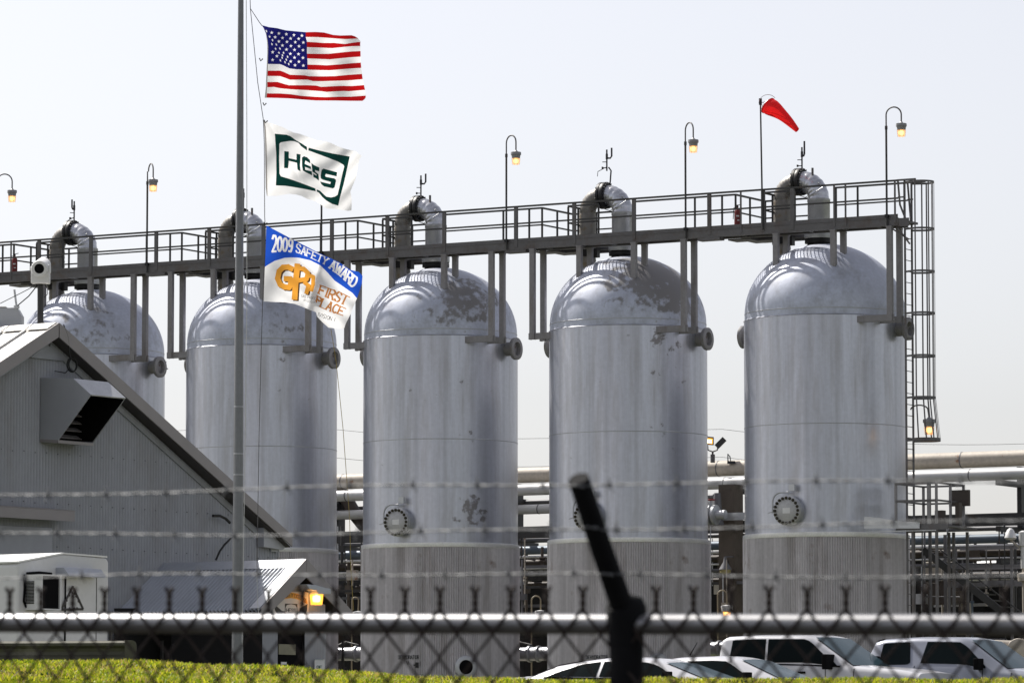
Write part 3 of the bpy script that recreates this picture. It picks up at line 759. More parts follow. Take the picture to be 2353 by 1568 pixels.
lamps = [(5, 2037, 510, 247, 2071, 272, 'curved-neck lamp at the right end of the walkway beside the ladder cage'),
         (4, 1575, 560, 284, 1592, 312, 'curved-neck lamp on the walkway left of the red windsock'),
         (3, 1163, 580, 313, 1185, 340, 'curved-neck lamp on the walkway between the middle vessel and the stained one'),
         (2, 738, 605, 362, 757, 390, 'curved-neck lamp whose pole rises behind the green-lettered flag'),
         (1, 337, 645, 378, 353, 404, 'curved-neck lamp on the walkway left of the flagpole'),
         (0, -10, 690, 400, 25, 425, 'curved-neck lamp cut by the left edge above the white camera')]
for (i, px, py, ptop, hx, hy, lab) in lamps:
    base = PN(px, py, NF - .06); base.z = ZDECK - .2
    top = P(px + (3 if i == 1 else 0), ptop, base.y); head = P(hx, hy, base.y)
    w = head.x - top.x; r = w / 2
    t = empty('gooseneck_lamp', base, lab, 'lamp', 'curved-neck lamps along the walkway')
    q = (-1) ** i
    dirv = Vector((1, 0, 0)); extra = Vector((0, 1, 0)) * math.sqrt(max(0, .43 ** 2 - w * w)) * -1
    u = (dirv * w + extra); Lw = u.length; u.normalize(); r = Lw / 2
    zc = top.z - r; c0 = Vector((base.x + (.03 if i == 1 else 0), base.y, zc)) + u * r
    ht = .35 if i < 5 else .25
    b = MB(); b.tube([base, Vector((base.x, base.y, zc - .35))], .030, 10); b.tube([Vector((base.x, base.y, zc - .4)), Vector((base.x, base.y, zc - .3))], .040, 10)
    b.build('pole', M['steel_dark'], t)
    b = MB(); e = c0 + u * r; e2 = Vector((e.x, e.y, head.z - .13))
    if e2.z > zc: e2.z = zc - .02
    b.tube([Vector((base.x, base.y, zc - .35)), Vector((base.x, base.y, zc))] + arc(c0, u * -1, Z, r, 0, math.pi, 14)[0:] + [e2], .021, 10)
    b.build('curved_neck', M['steel'], t)
    lamp_head(t, e2 - Z * .08, 1.0)
    b = MB(); b.dbox(-.05, .05, -.04, .04, -.09, .0, base + Z * .3); b.build('base_clamp', M['black'], t)

# ================================================================== windsock
base = PN(1752, 560, NF - .05); base.z = ZDECK - .1; topp = P(1746.5, 229, base.y)
t = empty('windsock', base, 'bright red windsock drooping to the right from a thin pole on the walkway', 'windsock')
b = MB(); b.tube([base, topp], [.028, .022], 10); b.build('pole', M['steel_dark'], t)
b = MB(); b.tube([topp - Z * .15, topp + Z * .03], .045, 10); b.build('swivel', M['black'], t)
m0 = P(1764, 243, base.y - .1); m1 = P(1831, 299, base.y - .55)
ax = (m1 - m0).normalized()
b = MB(); prof = []
LS = (m1 - m0).length
for k in range(22):
    s = k / 21; prof.append((.26 * (1 - s) + .07 * s + .012 * math.sin(s * 9) * (1 - s) - .018 * math.exp(-((s - .06) / .03) ** 2), s * LS))
b.lathe(prof, m0, 26, ax)
for k, v in enumerate(b.v):
    v = Vector(v); s = (v - m0).dot(ax) / LS
    b.v[k] = tuple(v + Z * (.07 * math.sin(s * math.pi)) )
b.build('sock', mat('red_windsock_cloth', (.85, .012, .015), .6, 0, .12, 3, trans=.45, bump=.3), t)
b = MB(); uu = ax.cross(Z).normalized(); ww = uu.cross(ax)
b.tube(arc(m0 - ax * .01, uu, ww, .245, 0, math.pi * 2, 22)[:-1], .012, 6, closed=True)
for s in (-1, 0, 1): b.bar(topp - Z * (.05 + .05 * s), m0 + ww * .24 * s + uu * -.05, .012)
hp = m0 + Z * .05; b.tube(arc(hp, Vector((1, 0, 0)), Z, .26, R_(40), R_(175), 10), .008, 6)
b.build('hoop', M['galv'], t)

# fire extinguishers on the walkway
for (px, py, lab) in ((1698, 545, 'red fire extinguisher on the walkway below the windsock'), (37, 655, 'red fire extinguisher on the walkway left of the white camera')):
    q = PN(px - 4 if px > 1000 else px - 4, py, NR - .2); q.z = ZDECK
    t = empty('fire_extinguisher', q, lab, 'extinguisher', 'red extinguishers on the walkway')
    b = MB(); b.lathe([(.085, .03), (.09, .05), (.09, .50), (.07, .57), (.03, .60), (.03, .64)], q, 18, Z, True); b.build('cylinder', M['red'], t)
    b = MB(); b.box(q + Z * .67, .03, .03, .035); b.bar(q + Z * .69, q + Z * .72 + Vector((.12, 0, 0)), .02); b.tube([q + Z * .66, q + Vector((-.1, 0, .62)), q + Vector((-.12, 0, .3))], .012, 6); b.build('valve_handle', M['black'], t)
    b = MB(); b.box(q + Vector((0, -.088, .38)), .04, .006, .02); b.box(q + Vector((.02, -.088, .26)), .03, .006, .015); b.build('label_plate', M['white'], t)

# lamp inside the lower part of the cage
base = PN(2092, 960, ncl); t = empty('gooseneck_lamp', base, 'small lit lamp hanging inside the lower end of the ladder cage', 'lamp')
top = P(2110, 930, base.y); hd_ = P(2135, 962, base.y)
r = (hd_.x - base.x) / 2 * .92; c0 = Vector((base.x + r, base.y, top.z - r * .55))
b = MB(); pts = [Vector((c0.x - r * math.cos(a), base.y, c0.z + r * .55 * math.sin(a))) for a in [math.pi * k / 12 for k in range(13)]]
b.tube(pts + [Vector((pts[-1].x + .03, base.y, hd_.z + .03))], .02, 8); b.build('curved_neck', M['steel'], t)
lamp_head(t, Vector((pts[-1].x + .03, base.y, hd_.z - .06)), 1.15)
# ================================================================== flagpole, ropes and flags
YF = 80.0
fb = P(545, 1560, YF); pb = Vector((fb.x, YF, GROUND)); pt = P(554, -160, YF)
pole = empty('flagpole', pb, 'tall galvanised flagpole carrying three flags in front of the vessels', 'flagpole')
def wpx(px_w, Y): return px_w / FPX * Y
b = MB(); K = 18; pts = []; rs = []
for k in range(K + 1):
    f = k / K; pts.append(pb.lerp(pt, f)); rs.append(wpx(13.6 - 8.0 * max(0, f - .02) ** 1.1 * 1.0 if f > 0 else 13.6, YF))
b.tube(pts, rs, 28); b.build('shaft', M['pole'], pole)
b = MB()
for py in (1042, 934, 1090): 
    q = P(545, py, YF); f = (q.z - pb.z) / (pt.z - pb.z); c = pb.lerp(pt, f); r = wpx(13.6 - 8 * f, YF); b.lathe([(r, -.012), (r + .004, -.008), (r + .004, .008), (r, .012)], c, 28)
b.build('joint_band', M['galv'], pole)
b = MB(); b.lathe([(.22, 0), (.22, .02), (.15, .05), (.14, .12)], pb, 24); b.build('base_collar', M['pole'], pole)
b = MB(); b.lathe([(0, .0), (.09, .03), (.11, .11), (.09, .19), (0, .22)], pt, 16); b.build('finial', M['galv'], pole)
YR = YF - .12
def rope(name, pts, lab, m=None, r=.006, Y=YR):
    b = MB(); b.tube([P(x, y, Y) for x, y in pts], r, 6); return tag(b.build(name, m or M['rope'], origin=P(pts[0][0], pts[0][1], Y)), lab, 'rope')
rope('halyard_rope', [(565, -120), (567, 300), (567, 700), (562, 1100), (556, 1480)], 'thin rope hanging straight beside the flagpole', r=.007)
rope('halyard_rope', [(572, -100), (575, 20), (596, 52), (602, 60)], 'short slanting rope holding the top corner of the striped flag', M['rubber'], .007)
rope('halyard_rope', [(575, 20), (583, 100), (592, 190), (602, 256), (605, 276), (607, 330), (608, 500), (609, 515), (607, 600), (603, 700), (600, 800), (595, 1000), (590, 1320)], 'long bowed rope running down the hoist edges of all three flags', M['steel'], .007)
rope('halyard_rope', [(760, 755), (772, 830), (788, 985), (803, 1190), (806, 1310), (812, 1400)], 'thin slack yellow line falling from the award flag to the porch', M['rope_y'], .006)
rope('halyard_rope', [(590, 1320), (592, 1390), (600, 1450)], 'loose rope end low beside the flagpole', M['rope'], .006)
cm = {k: mat('flag_cloth_' + k, c, .75, 0, .03, 4, trans=tr, spec=.2) for k, c, tr in
      (('white', (.80, .80, .81), .52), ('red', (.50, .006, .008), .35), ('navy', (.012, .012, .16), .3), ('green', (.003, .045, .038), .25),
       ('hem', (.42, .40, .39), .25), ('blue', (.02, .10, .62), .35), ('orange', (.80, .36, .05), .4), ('brown', (.10, .05, .03), .3), ('ink', (.06, .06, .07), .3),
       ('rustorange', (.55, .22, .06), .4))}
def flag(name, lab, outline, layers, mats, org, sc_, step, ripple, tilt):
    """outline in the enlarged drawing; org and sc_ turn it into positions on the pole's plane; ripple gives the folds their depth"""
    def f(x, y):
        px = (org[0] + x / sc_) / 1.11310; py = (org[1] + y / sc_) / 1.11310
        xx = (px - 605) / 100.0; yy = (py - 60) / 100.0
        return P(px, py, YF - .1 + tilt * xx + ripple(xx, yy))
    q = outline[0]; o = f(*q)
    ob = sheet(name, outline, layers, f, mats, step, None, o)
    return ob
def sgn(s): return s
# --- national flag
top = [(60, 105), (200, 143), (340, 160), (500, 200), (700, 220), (870, 235), (1040, 230), (1200, 240), (1370, 285), (1500, 295), (1700, 290), (1760, 308), (1820, 345), (1865, 400)]
right = [(1860, 450), (1865, 560), (1868, 680), (1872, 800), (1880, 890), (1892, 990), (1905, 1090), (1930, 1200), (1950, 1300), (1962, 1420), (1940, 1455), (1900, 1485)]
bot = [(1700, 1485), (1400, 1480), (1050, 1478), (800, 1460), (560, 1440), (350, 1432), (150, 1428), (120, 1430)]
left = [(140, 1240), (150, 1000), (160, 800), (168, 600), (165, 420), (140, 260), (100, 160)]
bl = [[(800, 150), (870, 200)] + [(1040, 200), (1200, 200), (1500, 200), (1900, 200)],
      [(860, 322), (1100, 325), (1300, 340), (1500, 355), (1600, 360), (1820, 350), (1950, 340)],
      [(880, 410), (1050, 420), (1200, 432), (1380, 430), (1580, 450), (1700, 430), (1800, 415), (1950, 410)],
      [(880, 508), (1100, 515), (1350, 525), (1600, 500), (1700, 490), (1950, 486)],
      [(880, 625), (1100, 630), (1300, 628), (1500, 605), (1700, 585), (1950, 574)],
      [(880, 712), (1100, 720), (1300, 730), (1500, 710), (1700, 690), (1950, 676)],
      [(890, 825), (1100, 830), (1250, 838), (1500, 820), (1700, 800), (1950, 784)],
      [(175, 814), (400, 818), (460, 840), (570, 895), (700, 912), (900, 918), (1150, 925), (1310, 928), (1500, 912), (1700, 895), (1950, 880)],
      [(175, 935), (400, 935), (460, 955), (580, 1010), (850, 1020), (920, 1035), (1150, 1040), (1400, 1035), (1650, 1010), (1980, 990)],
      [(170, 1032), (400, 1035), (500, 1070), (580, 1100), (900, 1100), (1000, 1125), (1150, 1128), (1400, 1120), (1650, 1112), (1990, 1083)],
      [(168, 1142), (350, 1140), (450, 1170), (560, 1200), (900, 1200), (1050, 1205), (1150, 1230), (1500, 1212), (1700, 1215), (1990, 1192)],
      [(165, 1238), (290, 1232), (400, 1255), (600, 1275), (900, 1290), (1150, 1310), (1250, 1322), (1550, 1305), (1650, 1310), (2000, 1280)],
      [(158, 1348), (400, 1350), (600, 1365), (800, 1395), (1050, 1412), (1250, 1418), (1500, 1408), (1700, 1408), (2000, 1386)],
      [(150, 1560), (2000, 1560)]]
c7 = [p for p in bl[7] if p[0] > 880]
red = [bl[0] + bl[1][::-1], bl[2] + bl[3][::-1], bl[4] + bl[5][::-1], bl[6] + [(900, 918)][:0] + c7[::-1] + [(890, 918)], bl[8] + bl[9][::-1], bl[10] + bl[11][::-1], bl[12] + bl[13][::-1]]
canton = [(60, 60), (860, 60), (868, 235), (868, 330), (888, 400), (890, 620), (900, 760), (902, 918)] + [p for p in bl[7] if p[0] < 880][::-1] + [(180, 700), (184, 500), (172, 380), (150, 270), (70, 110)]
stars = [(248, 243), (378, 258), (513, 272), (652, 287), (797, 298), (310, 325), (443, 340), (592, 350), (737, 355), (378, 403), (525, 411), (677, 417), (823, 423), (443, 476), (597, 485), (745, 490),
         (515, 550), (663, 555), (817, 562), (587, 628), (735, 633), (663, 697), (817, 701), (593, 767), (743, 773), (672, 837), (824, 843), (265, 597), (341, 671), (263, 739)]
nstars = [(252, 453), (261, 380), (330, 460), (318, 537), (397, 533), (380, 610), (463, 610), (445, 657), (437, 700), (536, 684), (405, 748), (513, 735), (490, 782), (557, 817), (150, 215), (208, 315)]
def star(x, y, r, wx=1, sk=0):
    o = []
    for k in range(10):
        a = math.pi * k / 5; q = r if k % 2 == 0 else r * .42; u = q * math.sin(a); v = -q * math.cos(a); o.append((x + u * wx + v * sk, y + v))
    return o
sp = [star(x, y, 33) for x, y in stars] + [star(x, y, 30, .6, .3) for x, y in nstars]
hem = [(0, 60), (70, 110), (150, 270), (172, 380), (184, 500), (180, 700), (172, 1000), (158, 1300), (150, 1500), (0, 1500)]
us = flag('national_flag', '', top + right + bot + left, [(1, red), (2, [canton]), (0, sp), (3, [hem])], [cm['white'], cm['red'], cm['navy'], cm['hem']], (660, 50), 7.128, 17,
          lambda x, y: .036 * math.sin(7.2 * x + 2.0 * y) + 0.026 * math.sin(4.2 * x - 9.5 * y + .6) * min(1, x * .9 + .1) + .03 * math.exp(-((x - .25 - .35 * y) / .10) ** 2), .18)
tag(us, 'red, white and blue flag with stars and stripes, the topmost flag', 'flag', 'flags flying from the flagpole')
# --- green and white company flag
out = [(66, 88), (90, 115), (230, 160), (370, 205), (455, 255), (540, 290), (620, 305), (740, 350), (860, 400), (1040, 425), (1110, 455), (1180, 490), (1300, 530), (1440, 560), (1490, 600), (1540, 630), (1500, 690), (1480, 790), (1465, 880), (1445, 980), (1400, 1080), (1370, 1160), (1385, 1250), (1390, 1340), (1385, 1440), (1330, 1448), (1160, 1420), (1020, 1412), (970, 1385), (930, 1352), (860, 1310), (720, 1265), (640, 1225), (560, 1205), (450, 1195), (280, 1225), (130, 1225), (112, 1100), (105, 700), (100, 400), (90, 200)]
g1 = [(247, 303), (420, 318), (480, 340), (560, 400), (650, 450), (725, 500), (725, 552), (640, 490), (600, 440), (540, 415), (480, 410), (400, 420), (335, 432), (315, 455), (312, 700), (318, 900), (340, 935), (440, 965), (600, 1020), (850, 1115), (855, 1157), (700, 1125), (500, 1090), (400, 1075), (262, 1070), (270, 900), (268, 600)]
g2 = [(750, 510), (900, 550), (1100, 595), (1240, 620), (1360, 640), (1330, 780), (1270, 1050), (1215, 1250), (1190, 1370), (1100, 1345), (1020, 1300), (960, 1250), (900, 1175), (870, 1162), (870, 1128), (920, 1150), (960, 1190), (1010, 1235), (1080, 1248), (1140, 1235), (1178, 1210), (1205, 1100), (1250, 900), (1278, 790), (1268, 765), (1180, 715), (1050, 665), (880, 600), (745, 550)]
Hh = [(388, 560), (455, 568), (455, 665), (570, 690), (570, 600), (630, 610), (622, 780), (630, 862), (585, 835), (575, 735), (455, 705), (445, 815), (385, 812)]
Ee = [(650, 660), (680, 635), (730, 655), (768, 692), (777, 745), (700, 700), (692, 750), (780, 790), (787, 830), (695, 795), (700, 838), (795, 862), (803, 922), (720, 882), (665, 850), (652, 780)]
S1 = [(790, 735), (830, 770), (910, 805), (906, 862), (845, 842), (850, 868), (896, 905), (904, 1000), (858, 965), (820, 945), (818, 893), (866, 925), (865, 908), (806, 865), (798, 800)]
S2 = [(968, 820), (1172, 875), (1165, 936), (1005, 898), (993, 925), (1005, 942), (1130, 965), (1155, 985), (1155, 1010), (1135, 1098), (1110, 1115), (980, 1085), (940, 1055), (920, 1012), (1070, 1050), (1080, 1020), (960, 985), (930, 965), (928, 920), (942, 840)]
hemh = [(0, 60), (90, 110), (112, 200), (128, 500), (135, 1000), (140, 1300), (0, 1300)]
hf = flag('company_flag', '', out, [(1, [g1, g2, Hh, Ee, S1, S2]), (2, [hemh])], [cm['white'], cm['green'], cm['hem']], (660, 290), 5.807, 16,
          lambda x, y: .042 * math.sin(4.4 * x + 2.6 * (y - 2) + 1.2 * math.sin(2 * y)) + .05 * math.exp(-((x - .62 - .55 * (y - 3.1)) / .09) ** 2) + .012 * math.sin(9 * x + 13 * y + 2 * math.sin(3 * x)) * min(1, max(0, x)), .2)
tag(hf, 'white flag with dark green frame and block letters, the middle flag', 'flag', 'flags flying from the flagpole')
# --- award flag
out = [(318, 300), (460, 375), (600, 450), (730, 515), (850, 580), (950, 622), (1050, 670), (1160, 745), (1245, 765), (1282, 805), (1275, 880), (1250, 960), (1225, 1030), (1195, 1100), (1165, 1180), (1110, 1290), (1100, 1325), (1080, 1338), (1010, 1330), (940, 1322), (880, 1270), (825, 1210), (815, 1168), (750, 1145), (690, 1118), (600, 1085), (500, 1068), (400, 1066), (290, 1060), (297, 850), (303, 700), (312, 500)]
bluep = [(300, 280), (460, 355), (600, 430), (850, 560), (1050, 650), (1160, 725), (1245, 745), (1300, 790), (1290, 900), (1228, 1032), (1180, 975), (1100, 920), (1000, 850), (930, 770), (860, 700), (760, 650), (640, 622), (560, 620), (500, 624), (400, 655), (340, 690), (290, 722)]
def curve2(b_, t_):
    def interp(c, s):
        ln = [0]
        for a, d in zip(c[:-1], c[1:]): ln.append(ln[-1] + math.hypot(d[0] - a[0], d[1] - a[1]))
        L = s * ln[-1]
        for i in range(len(c) - 1):
            if L <= ln[i + 1] or i == len(c) - 2:
                f = (L - ln[i]) / (ln[i + 1] - ln[i]); return (c[i][0] + (c[i + 1][0] - c[i][0]) * f, c[i][1] + (c[i + 1][1] - c[i][1]) * f)
    def m(s, t):
        a = interp(b_, s); c = interp(t_, s); return (a[0] + (c[0] - a[0]) * t, a[1] + (c[1] - a[1]) * t)
    return m
wp = []
wp += text_polys('2009', curve2([(375, 562), (430, 556), (500, 556), (575, 562)], [(378, 398), (440, 412), (510, 428), (585, 446)]), .075, .26)
wp += text_polys('SAFETY', curve2([(612, 566), (700, 596), (800, 640), (912, 694)], [(622, 478), (720, 528), (820, 575), (942, 632)]), .095, .26, .20)
wp += text_polys('AWARD', curve2([(948, 726), (1040, 790), (1120, 862), (1188, 924)], [(978, 648), (1070, 694), (1160, 764), (1240, 834)]), .095, .20, .18)
Gs = [(575, 735), (535, 715), (485, 718), (445, 758), (430, 830), (455, 890), (500, 915), (545, 920), (560, 890), (562, 835), (505, 832)]
Ps = [(628, 695), (612, 850), (600, 1030)]; Pb = [(625, 722), (690, 735), (732, 775), (720, 835), (640, 850)]
As = [(745, 800), (788, 815), (785, 890), (768, 950)]; Al = [(700, 870), (738, 900), (718, 975)]
def sh(p, dx=14, dy=12): return [(x + dx, y + dy) for x, y in p]
shd = stroke_poly(sh(Gs), 54) + stroke_poly(sh(Ps), 58) + stroke_poly(sh(Pb), 46) + stroke_poly(sh(Al), 40)
org_ = stroke_poly(Gs, 54) + stroke_poly(Ps, 58) + stroke_poly(Pb, 46) + stroke_poly(As, 40) + stroke_poly(Al, 40)
ink = text_polys('GAS PROCE', curve2([(668, 1016), (740, 1032), (815, 1046)], [(664, 992), (740, 1008), (815, 1020)]), .055, .30)
ink += text_polys('ASSOCIAT', curve2([(688, 1056), (750, 1070), (822, 1084)], [(692, 1034), (750, 1048), (822, 1060)]), .055, .30)
ink += text_polys('IVISION I', curve2([(830, 1204), (900, 1232), (1000, 1264)], [(840, 1168), (920, 1196), (1012, 1228)]), .06, .25)
ro = text_polys('FIRST', curve2([(840, 980), (930, 1022), (1020, 1060), (1105, 1095)], [(864, 900), (950, 932), (1050, 966), (1145, 1014)]), .095, .24, .2)
ro += text_polys('PLACE', curve2([(818, 1062), (850, 1112), (960, 1160), (1078, 1198)], [(830, 1006), (890, 1036), (1000, 1080), (1108, 1130)]), .095, .22, .18)
af = flag('award_flag', '', out, [(1, [bluep]), (0, wp), (2, shd), (3, org_), (4, ink), (5, ro)], [cm['white'], cm['blue'], cm['brown'], cm['orange'], cm['ink'], cm['rustorange']], (600, 500), 3.92, 12,
          lambda x, y: .06 * math.sin(5.2 * x + 2.5 * (y - 5)) + .05 * math.exp(-((x - 1.15 + .25 * (y - 6)) / .08) ** 2) + .025 * math.sin(10 * x - 13 * y) * min(1, max(0, x)), .15)
tag(af, 'blue and white award flag with orange letters, the lowest flag', 'flag', 'flags flying from the flagpole')
b = MB()
for (px, py) in ((596, 134), (604, 236), (607, 276), (606, 510)):
    q = P(px, py, YR); b.tube([q, q + Vector((.02, 0, -.05)), q + Vector((.06, 0, -.01))], .012, 6)
b.build('rope_clips', M['black'], pole)

# ================================================================== gabled metal building
AP = P(130, 745, 90.0); PHI = R_(55)
BU = Vector((math.cos(PHI), math.sin(PHI), 0)); BN = Vector((math.sin(PHI), -math.cos(PHI), 0)); BB = -BN
def PB(px, py, off=0.): return PP(px, py, AP, BN, off)
def bu(p): return (Vector(p) - AP).dot(BU)
EV = PB(665, 1232); UR = bu(EV); SL = (AP.z - EV.z) / UR; UL = -UR
bld = empty('gabled_metal_building', Vector((AP.x, AP.y, GROUND)), 'grey corrugated metal building with a steep gable behind the white trailer', 'building')
def B(u, out, z): return Vector((AP.x, AP.y, 0)) + BU * u + BN * out + Z * z
OV = .30
def wall_sheet(u0, u1, ztop, z0, off, pitch=.088, amp=.020, fr=B):
    b = MB(); b.smooth = True; n = int((u1 - u0) / pitch * 4)
    for i in range(n + 1):
        u = u0 + (u1 - u0) * i / n; o = off + amp * math.sin(2 * math.pi * (u - u0) / pitch)
        b.v += [tuple(fr(u, o, z0)), tuple(fr(u, o, ztop(u)))]
    for i in range(n): b.face([2 * i, 2 * i + 2, 2 * i + 3, 2 * i + 1])
    return b
UW = bu(PB(640, 1300, -OV))
b = wall_sheet(-UW, UW, lambda u: AP.z - .16 - SL * abs(u), GROUND, -OV)
b.build('gable_wall', M['wall'], bld, fix=False)
DEP = 22
b = MB(); b.bar(B(UW, -OV - DEP / 2, 0) + Z * 0, B(UW, -OV - DEP / 2, .01), .01); b = MB()
b.obox(B(UW - .03, -OV - .02 - DEP / 2, (GROUND + AP.z - .2 - SL * UW) / 2), BU, BN, Z, .02, DEP / 2 - .02, (AP.z - .2 - SL * UW - GROUND) / 2); b.build('side_wall', M['wall'], bld)
b = MB(); b.obox(B(-UW + .03, -OV - .02 - DEP / 2, (GROUND + AP.z - .2 - SL * UW) / 2), BU, BN, Z, .02, DEP / 2 - .02, (AP.z - .2 - SL * UW - GROUND) / 2); b.build('side_wall', M['wall'], bld)
# roof slabs
for s in (-1, 1):
    b = MB(); a = B(0, .02, AP.z); e = B(s * (UR), .02, AP.z - SL * UR)
    b.prism([a, e, e - Z * .05, a - Z * .05], BB * (DEP + .4)); rf = b.build('roof', M['roof'], bld)
    b = MB(); dr = (e - a).normalized(); up = BU.cross(BB); nrm = dr.cross(BB).normalized(); nrm = nrm if nrm.z > 0 else -nrm
    k = .62
    while k < DEP: b.bar(a + BB * k + dr * .28 + nrm * .02, e + BB * k + nrm * .02, .045, .05, up=nrm); k += .62
    b.build('standing_seams', M['roof'], rf)
    b = MB(); k = .0
    while k < DEP: b.bar(a + BB * (k + .03) + nrm * .035 + dr * .14 , a + BB * (k + .60) + nrm * .035 + dr * .14, .30, .012, up=nrm); k += .62
    b.build('ridge_cap', M['clad_dull' if 0 else 'roof'], rf)
    b = MB(); wdt = .235
    b.prism([a + nrm * .03 + BN * .02, e + nrm * .03 + BN * .02 , e + nrm * .03 - Z * wdt + BN * .02 - BU * s * .0, a + nrm * .03 - Z * (wdt + .05) + BN * .02], BN * .03); b.build('rake_trim', M['trim'], bld)
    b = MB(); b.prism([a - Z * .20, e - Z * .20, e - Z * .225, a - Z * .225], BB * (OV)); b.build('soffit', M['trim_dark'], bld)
    b = MB(); b.bar(B(s * .1, -OV + .03, AP.z - .36 - SL * .1), B(s * (UW - .1), -OV + .03, AP.z - .34 - SL * (UW - .1)), .04, .10, up=Z); b.build('wall_edge_trim', M['wall'], bld)
b = MB(); q = B(0, -OV + .04, AP.z - .62); b.prism([q + Z * .24, q - BU * .5 - Z * .06, q + BU * .5 - Z * .06], BN * .02); b.build('gable_cap_plate', M['wall'], bld)
# corner return and eave box on the right
q1 = PB(612, 1212, -OV + .05); q2 = PB(672, 1232, -OV + .05)
b = MB(); b.obox((PB(628, 1262, -OV + .05)), BU, BN, Z, .10, .02, .04); u0 = bu(PB(605, 1190, 0)); 
b.prism([PB(606, 1195, -.1), PB(606, 1255, -.1), PB(650, 1262, -.1), PB(668, 1240, -.1)], BB * .18); b.build('eave_box', M['hood'], bld)
b = MB(); b.obox(B(UW - .02, -OV + .01, (GROUND + 4.0) / 2), BU, BN, Z, .05, .02, 1.9); b.build('corner_trim', M['trim'], bld)
# rows of screw heads
b = MB()
for py0 in (1028, 1145, 1245):
    z = PB(0, py0).z; u = -3.
    while u < UW - .3:
        if z < AP.z - .5 - SL * abs(u):
            b.obox(B(u, -OV + .02, z + .012 * math.sin(u * 9)), BU, BN, Z, .010, .006, .008)
        u += .34
b.build('screw_heads', M['trim_dark'], bld)
# hood vent
A_ = [(93, 867), (165, 869), (206, 905), (135, 1012), (94, 1006)]
vo = -OV + .01
p_tl = PB(93, 867, vo); p_bl = PB(94, 1008, vo)
zt, zb_ = p_tl.z, p_bl.z; u_l = bu(p_tl); 
# section along the outward axis; right end found from the right-hand outline
outd = .95
def secp(u, o, z): return B(u, vo + o, z)
# outward depth so the lip falls where the photograph has it
def solve_out(px, py, u):      # outward distance of a point at known u seen at px
    lo, hi = 0, 4
    for _ in range(40):
        m_ = (lo + hi) / 2; q = secp(u, m_, 7); x = q.x / q.y * FPX / 1.0 + 1176
        if x < px: lo = m_
        else: hi = m_
    return lo
o_top = solve_out(165, 869, u_l); o_lip = solve_out(206, 905, u_l)
z_top2 = P(165, 869, secp(u_l, o_top, 0).y).z; z_lip = P(206, 906, secp(u_l, o_lip, 0).y).z; o_bot = solve_out(132, 1008, u_l); z_bot = P(132, 1010, secp(u_l, o_bot, 0).y).z
u_r = u_l
for _ in range(300):
    q = secp(u_r, o_lip, z_lip); 
    if q.x / q.y * FPX + 1176 > 286: break
    u_r += .01
hd = empty('x', (0, 0, 0), 'x', 'x'); bpy.data.objects.remove(hd)
sec = [(0, zt), (o_top, z_top2), (o_lip, z_lip), (o_bot, z_bot), (0, zb_)]
b = MB()
for u in (u_l, u_r - .02): b.prism([secp(u, o, z) for o, z in sec], BU * .02)
vh = b.build('vent_hood', M['hood'], bld)
b = MB(); b.prism([secp(u_l + .021, o, z) for o, z in (sec[0], sec[1])] + [secp(u_l + .021, o, z - .02) for o, z in (sec[1], sec[0])], BU * (u_r - u_l - .042))
b.prism([secp(u_l + .021, o, z) for o, z in (sec[1], sec[2])] + [secp(u_l + .021, o - .01, z - .02) for o, z in (sec[2], sec[1])], BU * (u_r - u_l - .042)); b.build('hood_top', M['galv'], vh)
b = MB(); b.prism([secp(u_l + .021, .02, zt - .05), secp(u_l + .021, .02, zb_ + .02), secp(u_l + .021, .05, zb_ + .02), secp(u_l + .021, .05, zt - .05)], BU * (u_r - u_l - .042)); 
for u in (u_l + .021, u_r - .025): b.prism([secp(u, o, z) for o, z in [(.03, zt - .04), (o_top - .03, z_top2 - .05), (o_lip - .04, z_lip - .04), (o_bot - .01, z_bot + .02), (.03, zb_ + .02)]], BU * .003)
b.build('hood_shade_liner', M['dark'], vh)  # near-black liner panels put the hood's inner shade into colour
b = MB(); 
for k in range(6):
    zz = zb_ + .12 + .15 * k; b.prism([secp(u_l + .03, .06, zz), secp(u_l + .03, .20, zz - .07), secp(u_l + .03, .20, zz - .085), secp(u_l + .03, .06, zz - .015)], BU * (u_r - u_l - .06))
b.build('louvres', M['trim'], vh)
b = MB(); b.prism([secp(u_l, 0, zb_), secp(u_l, o_bot, z_bot), secp(u_l, o_bot, z_bot - .06), secp(u_l, 0, zb_ - .06)], BU * (u_r - u_l)); b.build('hood_sill', M['trim'], vh)
# small awning low on the left of the gable wall
b = MB(); a = PB(-60, 1158, -OV + .02); e = PB(128, 1170, -OV + .02)
b.prism([a, e, e + BN * .5 - Z * .05, a + BN * .5 - Z * .05], Z * .02); b.prism([a + BN * .47 - Z * .04, e + BN * .47 - Z * .04, e + BN * .47 - Z * .25, a + BN * .47 - Z * .25], BN * .03)
b.build('awning', M['trim'], bld)
b = MB(); qd = [PB(x, y, -OV + .015) for x, y in ((-40, 1205), (118, 1212), (118, 1500), (-40, 1500))]; b.prism(qd, BN * .02); b.build('roller_door', M['wall'], bld)
